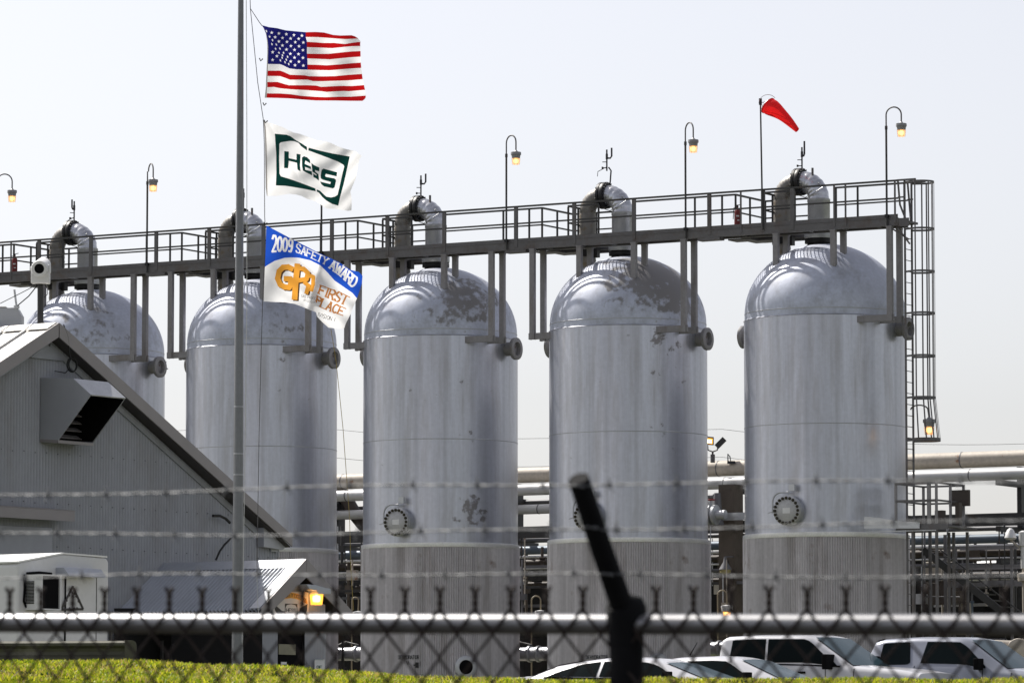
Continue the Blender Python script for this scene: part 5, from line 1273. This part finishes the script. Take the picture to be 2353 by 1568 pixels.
# floodlights on the top pipe
q = PN(1637, 1062, 7.9); t = empty('floodlight_pair', q, 'pair of floodlights above the cream pipe, the left one lit orange', 'floodlight')
b = MB(); b.cyl(q, q + Z * .25, .07, 12); b.tube([q + Z * .25, q + Z * .33], .03, 8); b.tube([q + Z * .33 + Vector((-.16, 0, .25)), q + Z * .33 + Vector((-.14, 0, .05)), q + Z * .33, q + Z * .33 + Vector((.14, 0, .05)), q + Z * .33 + Vector((.16, 0, .2))], .022, 8); b.build('bracket', M['steel'], t)
c = q + Vector((-.14, -.08, .66)); b = MB(); b.obox(c, Vector((1, 0, -.08)).normalized(), Vector((0, 1, 0)), Z, .17, .07, .12); h_ = b.build('lit_head', M['steel_dark'], t)
b = MB(); b.obox(c - Vector((0, .075, .01)), Vector((1, 0, -.08)).normalized(), Vector((0, 1, 0)), Z, .14, .006, .085); b.build('lens', M['globe_hot'], h_)
b = MB(); b.obox(c - Vector((.0, .084, .02)), Vector((1, 0, -.08)).normalized(), Vector((0, 1, 0)), Z, .10, .003, .05); b.build('glowing_panel', M['bulb_hot'], h_)
c = q + Vector((.24, 0, .60)); b = MB(); b.obox(c, Vector((.7, 0, .7)), Vector((0, 1, 0)), Vector((-.7, 0, .7)), .17, .1, .085); b.build('unlit_head', M['steel_dark'], t)
q = PN(1672, 1063, 7.9); b = MB(); b.tube([q, q + Z * .28, q + Vector((.06, 0, .2)), q + Vector((.09, 0, .0)), q + Vector((.7, .2, .03))], .02, 6); b.box(q + Z * .02 + Vector((.1, 0, 0)), .12, .06, .04); tag(b.build('pipe_hook', M['blackiron'], origin=q), 'small black hooked fitting on top of the cream pipe', 'fitting')
q = P(378, 845, 139); t = empty('gas_detector', q, 'tiny dark fitting sticking out right of the leftmost vessel', 'fitting')
b = MB(); b.cyl(q + Vector((-.4, 0, -.02)), q + Vector((.1, 0, -.02)), .02, 6); b.lathe([(.12, -.03), (.04, .02), (.05, .08), (.02, .12), (.02, .18), (.06, .18), (.06, .2)], q, 10, Z); b.build('body', M['blackiron'], t)

# ================================================================== near-black shade fillers and tanks far behind
t = empty('shade_block', PN(1226, 1400, 13), 'long near-black block added behind the pipe rack as painted shade', 'shade_filler')
b = MB(); b.dbox(d0, atd(2200, 13), 13, 17, GROUND, zl(1285, 13)); b.build('body', M['shade_filler'], t)  # added block; its near-black colour stands for shade between the pipes
b = MB(); b.dbox(d0, atd(2210, 13), 12.6, 17.4, zl(1285, 13), zl(1279, 13)); b.build('roof', M['pipe_brown'], t)
pw = mat('pale_dusty_panel', (.46, .42, .36), .7, 0, .2, 2)
for x0, x1, y0, y1 in ((1196, 1204, 1326, 1345), (1212, 1219, 1326, 1345), (1246, 1275, 1324, 1352), (1640, 1652, 1340, 1372), (1702, 1716, 1342, 1375), (826, 842, 1332, 1352), (771, 775, 1330, 1352)):
    b = MB(); b.dbox(atd(x0, 12.9), atd(x1, 12.9), 12.88, 12.97, zl(y1, 12.9), zl(y0, 12.9)); b.build('pale_panel', pw, t)
t = empty('shade_block', PN(2280, 1400, 15), 'taller near-black block added as painted shade behind the stairs at the right edge', 'shade_filler')
b = MB(); b.dbox(atd(2205, 15), atd(2700, 15), 15, 19, GROUND, PN(2280, 1256, 15).z); b.build('body', M['shade_filler'], t)  # added to fill the gaps with near-black in place of shade
b = MB(); b.dbox(atd(2202, 15), atd(2700, 15), 14.7, 19.3, PN(2280, 1256, 15).z, PN(2280, 1252, 15).z); b.build('roof', M['pipe_brown'], t)
a = PN(2225, 1318, 12.5); e = PN(2480, 1318, 12.5); e.z = a.z
b = MB(); b.tube([a, a + D * .35, e], [.28, .40, .40], 24); tag(b.build('white_tank', M['pipe_white'], origin=a), 'white horizontal tank behind the staircase at the right edge', 'tank')
q = PN(2156, 1306, 10); b = MB(); b.box(q, .42, .3, .21, D, N); tag(b.build('pale_box', pw, origin=q, bevel=.03), 'pale yellowish cabinet seen under the lower platform', 'cabinet')
q = PN(2160, 1362, 8); b = MB(); b.box(q, .5, .3, .33, D, N); b.dbox(-.55, .55, -.34, .34, .33, .36, q); tag(b.build('grey_cabinet', M['pipe_brown'], origin=q), 'brown cabinet below the pale yellowish one', 'cabinet')

# ================================================================== lower ladder platform and right-hand steelwork
t = empty('lower_platform', W(3.4, -1.2, GROUND), 'small railed platform at the foot of the caged ladder', 'platform')
n0, n1 = -2.1, -.35
dA = atd(2059, n0); dB = atd(2152, n0); zT = PN(2100, 1107, n0).z; zM = PN(2100, 1147, n0).z; zF = PN(2100, 1203, n0).z
for d, n, w in ((dA, n0, .03), (dA, n1, .03), (dB, n0, .03), (dB, n1, .03), (atd(2135, n0), n0, .05), (dB, -1.2, .03)):
    b = MB(); b.dbox(d - w, d + w, n - .03, n + .03, zF, zT); b.build('rail_post', M['leg'], t)
b = MB()
for z in (zT, zM):
    b.dbox(dA, dB, n0 - .035, n0 - .03, z - .07, z); b.dbox(dA, dB, n1, n1 + .03, z - .05, z)
    for d in (dA, dB): b.dbox(d - .02, d + .02, n0 + .03, n1, z - .05, z)
b.build('rails', M['steel'], t)
b = MB(); b.dbox(dA - .1, dB + .05, n0, n1, zF - .04, zF - .01); b.dbox(dA, dB + .35, n0 - .03, n0 - .01, zF - .16, zF); b.dbox(dB, dB + .35, n0, n1 + .1, zF - .1, zF - .05); b.build('deck', M['steel'], t)
b = MB(); b.prism([PN(x, y, n0 - .08) for x, y in ((1985, 1186), (2018, 1188), (2060, 1196), (2112, 1199), (2112, 1213), (1985, 1213))], N * .02); b.dbox(atd(1990, n0), dB, n0 - .05, n0 + .05, zF - .19, zF - .17); b.build('support_bracket', M['galv_light'], t)
for d, n in ((dA + .5, n0), (dB, n0), (dB + .1, n1), (dA + .9, n1), (dB - .45, n1)):
    b = MB(); b.dbox(d - .035, d + .035, n - .03, n + .03, GROUND, zF - .16); b.build('leg', M['steel'], t)
b = MB()
q = W(dA + .9, -1.2, zF); b.box(q + Z * .2, .12, .1, .2, D, N); b.box(q + D * .55 + Z * .3, .06, .1, .3, D, N); b.box(q + D * .35 + N * .5 + Z * .75, .3, .05, .22, D, N); b.build('control_boxes', M['pipe_brown'], t)
t = empty('stair_landing', PN(2250, 1500, 3), 'grey railed landing at the right edge behind the last truck', 'landing')
n = 3.0; b = MB(); zk = PN(2260, 1333, n).z; b.dbox(atd(2168, n), atd(2650, n), n, n + .04, zk - .17, zk); b.dbox(atd(2168, n), atd(2650, n), n + .04, n + 1.1, zk - .04, zk - .01); b.build('deck', M['leg'], t)
b = MB()
for y, h in ((1253, .06), (1297, .08)): z = PN(2260, y, n).z; b.dbox(atd(2168, n), atd(2650, n), n, n + .03, z - h, z); b.dbox(atd(2168, n), atd(2650, n), n + 1.07, n + 1.1, z - h, z)
b.build('rails', M['leg'], t)
for px, w_ in ((2172, .1), (2197, .05), (2266, .03), (2324, .08), (2400, .05)):
    b = MB(); d = atd(px, n); b.dbox(d - w_ / 2, d + w_ / 2, n - .03, n + .0, GROUND if w_ > .07 else zk, PN(2260, 1225 if px == 2172 else 1253, n).z); b.build('rail_post', M['leg'], t)
t = empty('steel_staircase', PN(2330, 1500, 1), 'steep steel staircase descending to the right below the railed landing', 'staircase')
for nn in (1.0, 1.9):
    b = MB(); b.bar(PN(2120, 1262, nn), PN(2360, 1450, nn), .06, .20, up=Z); b.build('stringer', M['steel_dark'], t)
    b = MB(); b.bar(PN(2160, 1262, nn), PN(2390, 1440, nn), .035, .035); b.build('handrail', M['steel_dark'], t)
b = MB()
for k in range(14):
    a = PN(2120, 1262, 1.0).lerp(PN(2360, 1450, 1.0), k / 13); b.dbox(-.11, .11, 0, .9, -.02, .01, a)
b.build('treads', M['steel_dark'], t)
# vertical pipes
for px, n, r, y0, mm, lab in ((2118, -.2, .02, 1215, 'pipe_grey', 'thinnest vertical pipe right of the last vessel'), (2136, .3, .05, 1215, 'steel', 'grey vertical pipe under the lower platform'), (2233, 1.6, .03, 1380, 'pipe_blue', 'short blue grey standpipe below the landing'), (2307, 2.0, .015, 1205, 'blackiron', 'black thin rod rising past the landing rail')):
    a = PN(px, y0, n); b = MB(); b.cyl(Vector((a.x, a.y, GROUND)), a, r, 10); b.lathe([(r * 1.8, -.06), (r * 1.8, .0), (r, .02)], a, 10, Z); tag(b.build('standpipe', M[mm], origin=Vector((a.x, a.y, GROUND))), lab, 'pipe')
q = PN(2340, 1230, 1.5); t = empty('instrument_stand', Vector((q.x, q.y, GROUND)), 'cluster of white and rusty valves on a stand at the right edge', 'valve')
b = MB(); b.lathe([(.12, -.1), (.17, -.05), (.10, .16), (.03, .22)], q - D * .25, 12, Z, True); b.lathe([(.09, -.9), (.09, -.3), (.14, -.28), (.14, .1), (.05, .14)], q + D * .15, 12, Z, True); b.build('white_head', M['pipe_white'], t)
b = MB(); b.cyl(q - Z * .9 + D * .15, Vector((q.x, q.y, GROUND)) + D * .15, .06, 10); b.lathe([(.10, -.12), (.22, -.1), (.24, .1), (.10, .14)], q - Z * 1.15 + D * .2, 14, Z, True); b.cyl(q - D * .25 - Z * .1, q + D * .1 - Z * .4, .03, 8); b.build('stand', M['pipe_rust'], t)
# horizontal drums whose round ends face the camera
for px, rr, lab in ((2284, .23, 'smaller grey drum lying end-on behind the last truck hood'), (2338, .27, 'larger grey drum lying end-on at the right edge')):
    q = P(px, 1491, 108); ax = Vector((.62, .78, 0)) if px < 2300 else Vector((.3, .95, 0)); b = MB(); b.lathe([(0, -.02), (rr * .7, -.02), (rr * .95, .0), (rr, .04), (rr, .9), (rr * .9, .95), (0, .96)], q, 26, ax); dm = b.build('drum', M['pipe_rust'], origin=q)
    tag(dm, lab, 'drum', 'round-ended drums at the right'); b = MB(); b.bar(q + ax * .4 - Z * rr, Vector((q.x, q.y, GROUND)) + ax * .4, .1); l = b.build('support', M['steel_dark'], origin=q); l.parent = dm; l.location = (0, 0, 0)

# ================================================================== vehicles
def car(name, lab, cat, org, st, paint, wins, shield, rear, wheels, mirror, mw=1, group='vehicles parked in front of the vessels'):
    "org = ground point under the rear centre, heading along D; stations = (x, half width, belt z, top half width, top z)"
    t = empty(name, org, lab, cat, group)
    R = -N
    def pt(x, y, z): return org + D * x + R * y + Z * z
    def sec(x):
        if x <= st[0][0]: return st[0]
        for a, c in zip(st[:-1], st[1:]):
            if x <= c[0]:
                f = (x - a[0]) / (c[0] - a[0]); return tuple(p + (q - p) * f for p, q in zip(a, c))
        return st[-1]
    def ring(s):
        x, wb, zb, wt, zt = s; zb = min(zb, zt)
        h = [(wb * .90, .28), (wb * .985, .45), (wb, zb * .62 + .12), (wb * .985, zb - .06), (wb * .955, zb - .005)]
        g = zt - zb
        h += [(wt + (wb * .955 - wt) * .12, zt - g * .16 - .012), (wt - .02, zt - g * .05 - .006), (wt - .10, zt - .0), (wt * .5, zt + .018), (0, zt + .025)]
        return [(x, y, z) for y, z in h] + [(x, -y, z) for y, z in h[:-1][::-1]]
    xs_ = []
    for a, c in zip(st[:-1], st[1:]):
        m_ = max(1, int((c[0] - a[0]) / .18))
        xs_ += [a[0] + (c[0] - a[0]) * k / m_ for k in range(m_)]
    xs_.append(st[-1][0]); b = MB(); b.smooth = True; k = None
    for x in xs_:
        r = ring(sec(x)); k = len(r); b.v += [tuple(pt(*q)) for q in r]
    for i in range(len(xs_) - 1):
        for j in range(k): b.face([i * k + j, i * k + (j + 1) % k, (i + 1) * k + (j + 1) % k, (i + 1) * k + j])
    b.smooth = False; b.face(list(range(k))); b.face([(len(xs_) - 1) * k + j for j in range(k)])
    body = b.build('body', paint, t)
    def side(x, f, s, o=.008):
        _, wb, zb, wt, zt = sec(x); g = zt - zb; y0 = wb * .955; z0 = zb - .005; y1 = wt - .02; z1 = zt - g * .05 - .006
        ym = wt + (wb * .955 - wt) * .12; zm = zt - g * .16 - .012
        if f < .84: ff = f / .84; y = y0 + (ym - y0) * ff; z = z0 + (zm - z0) * ff
        else: ff = (f - .84) / .16; y = ym + (y1 - ym) * ff; z = zm + (z1 - zm) * ff
        return pt(x, s * (y + o), z + .002)
    for poly in wins:
        for s in (1, -1):
            
            b = MB(); b.smooth = True; xmin = min(p[0] for p in poly) + 1e-4; xmax = max(p[0] for p in poly) - 1e-4; KX = 14
            for i in range(KX + 1):
                x = xmin + (xmax - xmin) * i / KX; fs_ = []
                for (xa_, fa), (xb_, fb_) in zip(poly, poly[1:] + poly[:1]):
                    if (xa_ - x) * (xb_ - x) <= 0 and xa_ != xb_: fs_.append(fa + (fb_ - fa) * (x - xa_) / (xb_ - xa_))
                lo, hi = min(fs_), max(fs_)
                for j in range(5): b.v.append(tuple(side(x, lo + (hi - lo) * j / 4, s, .010)))
            for i in range(KX):
                for j in range(4): b.face([i * 5 + j, i * 5 + j + 1, (i + 1) * 5 + j + 1, (i + 1) * 5 + j])
            b.build('side_window', M['glass'], t)
    (xa, xb) = shield
    def topq(xa, xb, m_, nm, e0=.05, e1=.03):
        b = MB(); b.smooth = True; K = 6; o = .012
        for i in range(5):
            x = xa + (xb - xa) * (i / 4 * (1 - e0 - e1) + e0); _, wb, zb, wt, zt = sec(x)
            for j in range(K + 1):
                y = (wt - .09) * (2 * j / K - 1); b.v.append(tuple(pt(x + (.01 if xb > xa else -.01), y, zt + .018 * (1 - abs(y) / wt) + o)))
        for i in range(4):
            for j in range(K): b.face([i * (K + 1) + j, i * (K + 1) + j + 1, (i + 1) * (K + 1) + j + 1, (i + 1) * (K + 1) + j])
        b.build(nm, m_, t, fix=False)
    topq(xa, xb, M['windshield'], 'windshield')
    if rear: topq(rear[0], rear[1], M['glass'], 'rear_window')
    for wx, wr in wheels:
        for s in (1, -1):
            c = pt(wx, s * (sec(wx)[1] - .10), wr); b = MB(); b.lathe([(wr * .6, -.11), (wr * .96, -.11), (wr, -.07), (wr, .07), (wr * .96, .11), (wr * .6, .11)], c, 24, R); w_ = b.build('wheel', M['tyre'], t)
            b = MB(); b.lathe([(wr * .62, .09), (wr * .58, .06), (wr * .2, .04), (0, .05)], c, 20, R * s); b.build('rim', M['galv_light'], w_)
            b = MB(); b.tube(arc(pt(wx, s * (sec(wx)[1] * 0.985 + .0), wr), D, Z, wr + .05, -.2, math.pi + .2, 14), .02, 6); b.build('wheel_arch', M['dark'], t)
    for s in (1, -1):
        c = side(mirror[0], .18, s, .12) + Z * .03; b = MB(); b.obox(c, D, R, Z, .05, .11 * mw, .085 * mw); b.obox(c - R * s * .14 - Z * .03, D, R, Z, .025, .07, .02); b.build('mirror', M['dark'], t, bevel=.015)
        for hx in mirror[1]:
            c = pt(hx, s * (sec(hx)[1] + .005), sec(hx)[2] - .18); b = MB(); b.obox(c, D, R, Z, .075, .012, .02); b.build('door_handle', M['dark'] if mw > 1 else paint, t)
    f_ = st[-1]; 
    for s in (1, -1):
        x = f_[0] - .02; c = pt(x, s * (f_[1] - .12), f_[4] - .2); b = MB(); b.obox(c, D, R, Z, .05, .12, .07); b.build('headlight', M['galv_light'], t, bevel=.02)
        c = pt(st[0][0] + .01, s * (st[0][1] - .08), st[0][4] - .2); b = MB(); b.obox(c, D, R, Z, .03, .05, .11); b.build('tail_light', M['red'], t)
    b = MB(); b.obox(pt(f_[0] + .03, 0, .5), D, R, Z, .06, f_[1] * .9, .11); b.build('front_bumper', M['galv'], t)
    return t, pt, sec
def lines(t, pt, sec, xs_, horiz):
    b = MB()
    for x in xs_:
        _, wb, zb, wt, zt = sec(x)
        for s in (1, -1):
            pr_ = [(wb * .985, .45), (wb, zb * .62 + .12), (wb * .985, zb - .06), (wb * .955, zb - .005)]
            for (y0, z0), (y1, z1) in zip(pr_[:-1], pr_[1:]): b.bar(pt(x, s * (y0 + .002), z0), pt(x, s * (y1 + .002), z1), .012, .006, up=N)
    for x0, x1 in horiz:
        for s in (1, -1):
            a_, c_ = sec(x0), sec(x1); b.bar(pt(x0, s * (a_[1] * .955 + .012), a_[2] + .01), pt(x1, s * (c_[1] * .955 + .012), c_[2] + .01), .022, .03)
    b.build('door_seams', M['dark'], t)
pick = [(0, .90, 1.22, .84, 1.26), (.06, .97, 1.26, .90, 1.31), (1.72, .98, 1.30, .90, 1.32), (1.76, .98, 1.38, .88, 1.45), (1.82, .98, 1.42, .87, 1.88), (1.92, .98, 1.42, .86, 1.935), (2.6, .98, 1.42, .855, 1.955), (3.62, .98, 1.41, .84, 1.945), (3.76, .98, 1.40, .835, 1.91), (4.62, .98, 1.31, .90, 1.345), (4.8, .98, 1.29, .90, 1.335), (5.6, .97, 1.22, .89, 1.27), (6.05, .96, 1.14, .86, 1.19), (6.15, .93, .85, .80, .90)]
pw_ = [[(2.0, .02), (2.02, .84), (2.08, .90), (2.78, .90), (2.78, .02)], [(2.83, .02), (2.83, .90), (3.62, .90), (3.80, .80), (4.34, .30), (4.36, .03)]]
def carorg(px, x, Y, half):
    "rear-centre ground point so that the near side at local x shows at px, with that side's distance Y"
    q = P(px, 1500, Y); q.z = GROUND; return q + N * half - D * x
_t = car('pickup_truck', 'white crew cab pickup truck, the taller one just right of the fence post', 'pickup truck', carorg(1655, 1.8, 88.6, .9), pick, M['carwhite'], pw_, (3.74, 4.64), (1.92, 1.76), [(1.15, .39), (5.15, .39)], (4.2, [2.6, 3.6]), 1.7)
lines(*_t, [1.86, 2.80, 4.1, 4.7], [(1.98, 4.4)])
suv = [(0, .92, 1.25, .85, 1.28), (.1, .98, 1.28, .88, 1.32), (1.6, .99, 1.32, .9, 1.34), (1.66, .99, 1.36, .86, 1.55), (1.80, .99, 1.38, .80, 1.86), (1.96, .99, 1.38, .79, 1.90), (2.7, .99, 1.38, .78, 1.93), (3.6, .99, 1.36, .77, 1.91), (3.78, .98, 1.35, .77, 1.87), (4.6, .98, 1.24, .86, 1.30), (4.8, .98, 1.22, .87, 1.28), (5.6, .96, 1.10, .84, 1.18), (5.85, .90, .9, .75, .95)]
sw_ = [[(1.93, .12), (1.96, .80), (2.02, .88), (2.52, .88), (2.58, .80), (2.60, .12), (2.54, .05), (1.98, .05)], [(2.82, .10), (2.86, .88), (3.62, .88), (3.85, .70), (4.12, .42), (4.2, .20), (4.2, .08)]]
_t = car('pickup_truck', 'silver pickup truck with black round-cornered windows at the right edge', 'pickup truck', carorg(1998, 1.72, 89.2, .9), suv, M['carsilver'], sw_, (3.76, 4.62), (1.96, 1.66), [(1.1, .40), (5.0, .40)], (4.1, [2.45, 3.5]), 1.3)
lines(*_t, [1.8, 2.7, 4.15, 4.75], [])
sed = [(0, .74, .92, .60, .95), (.08, .84, .98, .68, 1.02), (.85, .90, 1.02, .72, 1.08), (1.3, .91, 1.03, .68, 1.25), (1.75, .91, 1.03, .63, 1.32), (2.2, .91, 1.02, .62, 1.37), (2.8, .91, 1.01, .62, 1.375), (3.2, .91, 1.0, .63, 1.345), (3.45, .91, .99, .65, 1.28), (4.25, .90, .95, .76, 1.0), (4.8, .88, .86, .74, .92), (5.1, .84, .74, .68, .80), (5.2, .76, .55, .6, .6)]
ws = [[(1.15, .10), (1.45, .55), (1.85, .86), (2.2, .88), (2.2, .08)], [(2.27, .08), (2.27, .88), (3.1, .88), (3.42, .80), (3.95, .12)]]
o1 = carorg(1228, .95, 81.6, .85)
_t = car('sedan_car', 'silver white low car left of the thick black fence post', 'car', o1, sed, M['carwhite'], ws, (3.42, 4.27), (1.8, .86), [(.95, .32), (4.15, .32)], (3.7, [2.0, 3.0]))
lines(*_t, [1.6, 2.24, 3.85], [(1.15, 3.9)])
sed2 = [(0, .74, .95, .60, .98), (.08, .84, 1.02, .68, 1.06), (.75, .90, 1.06, .72, 1.12), (1.35, .91, 1.06, .64, 1.39), (1.7, .91, 1.05, .63, 1.435), (2.5, .91, 1.04, .62, 1.45), (2.8, .91, 1.03, .63, 1.43), (3.0, .91, 1.02, .64, 1.39), (3.85, .90, .98, .76, 1.04), (4.4, .88, .9, .74, .96), (4.7, .84, .78, .68, .84), (4.8, .76, .55, .6, .6)]
ws2 = [[(1.2, .10), (1.5, .75), (1.62, .86), (1.9, .86), (1.9, .08)], [(1.97, .08), (1.97, .86), (2.78, .86), (3.55, .10)]]
o2 = carorg(1500, 1.35, 83.9, .85)
cB, ptB, _s = car('sedan_car', 'white saloon car between the black fence post and the taller white pickup', 'car', o2, sed2, M['carwhite'], ws2, (2.98, 3.87), (1.35, .76), [(.9, .32), (3.9, .32)], (3.35, [1.75, 2.6]))
lines(cB, ptB, _s, [1.5, 1.94, 3.45], [(1.25, 3.5)])
b = MB(); a = ptB(1.5, -.3, 1.5); b.tube([a, a + D * .16 + Z * .24], [.012, .005], 6); b.build('antenna', M['dark'], cB)

# ================================================================== chain-link fence close to the camera
F0 = P(1176, 1432, 7.8)
def PF(px, py, off=0.): return PP(px, py, F0, N, off)
ra_, rb_ = PF(0, 1430), PF(2352, 1435); FD = (rb_ - ra_).normalized()
t = empty('chain_link_fence', Vector((F0.x, F0.y, -1.7)), 'blurred chain-link fence with barbed wire strands right in front of the camera', 'fence')
def fr_(s): return ra_ + FD * s
LR = (rb_ - ra_).length
b = MB(); b.tube([fr_(-6), fr_(LR + 6)], .0172, 20); b.build('top_rail', M['rail'], t)
s0 = (PF(36, 1400) - ra_).dot(FD); pth = .0707; hh_ = .041
b = MB(); zt_ = .024
k0 = int((-2.6) / pth); k1 = int((LR + 2.6) / pth)
for k in range(k0 * 2, k1 * 2):
    sx = s0 + k * pth / 2; pts = []
    sg_ = 1 if k % 2 else -1
    for row in range(46):
        q = fr_(sx + (0 if (row + k) % 2 == 0 else pth / 2)) + Z * (zt_ - row * hh_) - N * (.020 + .002 * sg_ * (1 if row % 4 < 2 else -1))
        pts.append(q)
    b.tube(pts, .0031, 5, False)
    if k % 2: continue
    q = pts[0]; b.tube([q - Z * .004 + FD * .003, q + Z * .012 - FD * .003, q + Z * .024 + FD * .003, q + Z * .034 - FD * .005, q + Z * .040 - FD * .008], .0036, 5)
    b.tube([q - Z * .004 - FD * .003, q + Z * .012 + FD * .003, q + Z * .024 - FD * .003, q + Z * .034 + FD * .005, q + Z * .040 + FD * .007], .0036, 5)
b.build('chain_mesh', M['fence'], t)
pq = PF(1447, 1432, .012); sP = (pq - ra_).dot(FD)
for s in (sP - 3.05, sP, sP + 3.05):
    c = fr_(s) + N * .0; zt2 = c.z
    b = MB(); b.lathe([(.029, -1.95), (.029, .0), (.034, .002), (.034, .03), (.027, .045), (.012, .05)], c, 20, Z, True); b.build('line_post', M['post'], t)
    tp = P(1337, 1098, pq.y - .15) - pq
    b = MB(); b.tube([c + Z * .01, c + tp * .5, c + tp], [.0205, .019, .018], 16); b.tube([c - Z * .03, c + tp * .12], [.031, .022], 16); b.build('extension_arm', M['post'], t)
    b = MB()
    for f in (.05, .34, .66, .94): b.tube([c + tp * f - FD * .016 - N * .017, c + tp * (f + .01) - N * .022, c + tp * f + FD * .016 - N * .017], .0025, 6)
    b.build('wire_clips', M['barb'], t)
for (f, yl) in ((.945, 0), (.655, 0), (.335, 0)):
    c = pq + tp * f; b = MB(); n_ = 260; rw = random.Random(int(f * 100))
    for ph in (0, math.pi):
        pts = []
        for i in range(n_ + 1):
            s = -3.4 + 6.8 * i / n_; w_ = .004 * math.sin(s * 2.3 + f * 9) + .0025 * math.sin(s * 7.1 + f * 5)
            pts.append(c + FD * s + Z * (w_ + .0013 * math.sin(s * 90 + ph)) - N * (.022 + .0013 * math.cos(s * 90 + ph)))
        b.tube(pts, .0012, 5)
    s = -3.3 + rw.random() * .1
    while s < 3.3:
        w_ = .004 * math.sin(s * 2.3 + f * 9) + .0025 * math.sin(s * 7.1 + f * 5); q = c + FD * s + Z * w_ - N * .022
        b.tube(arc(q, N, Z, .004, 0, 6, 8), .0011, 5); b.tube(arc(q + FD * .004, N, Z, .004, 0, 6, 8), .0011, 5)
        b.tube([q - Z * .013 - N * .006, q + Z * .013 + N * .006], .0009, 5); b.tube([q + FD * .005 + Z * .012 - N * .008, q + FD * .005 - Z * .012 + N * .008], .0009, 5)
        s += .127
    b.build('barbed_wire', M['barb'], t)
# ================================================================== distant power lines
for y0, y1, lab in ((958, 985, 'upper faint power line far behind the vessels'), (1024, 1048, 'lower faint power line far behind the vessels')):
    a = P(-300, y0, 420); e = P(2700, y1 + 10, 380); b = MB(); pts = []
    for i in range(41):
        f = i / 40; q = a.lerp(e, f); q.z -= 1.2 * (1 - (2 * ((f * 3) % 1) - 1) ** 2); pts.append(q)
    b.tube(pts, .018, 5); tag(b.build('power_line', M['steel_dark'], origin=a), lab, 'power line')
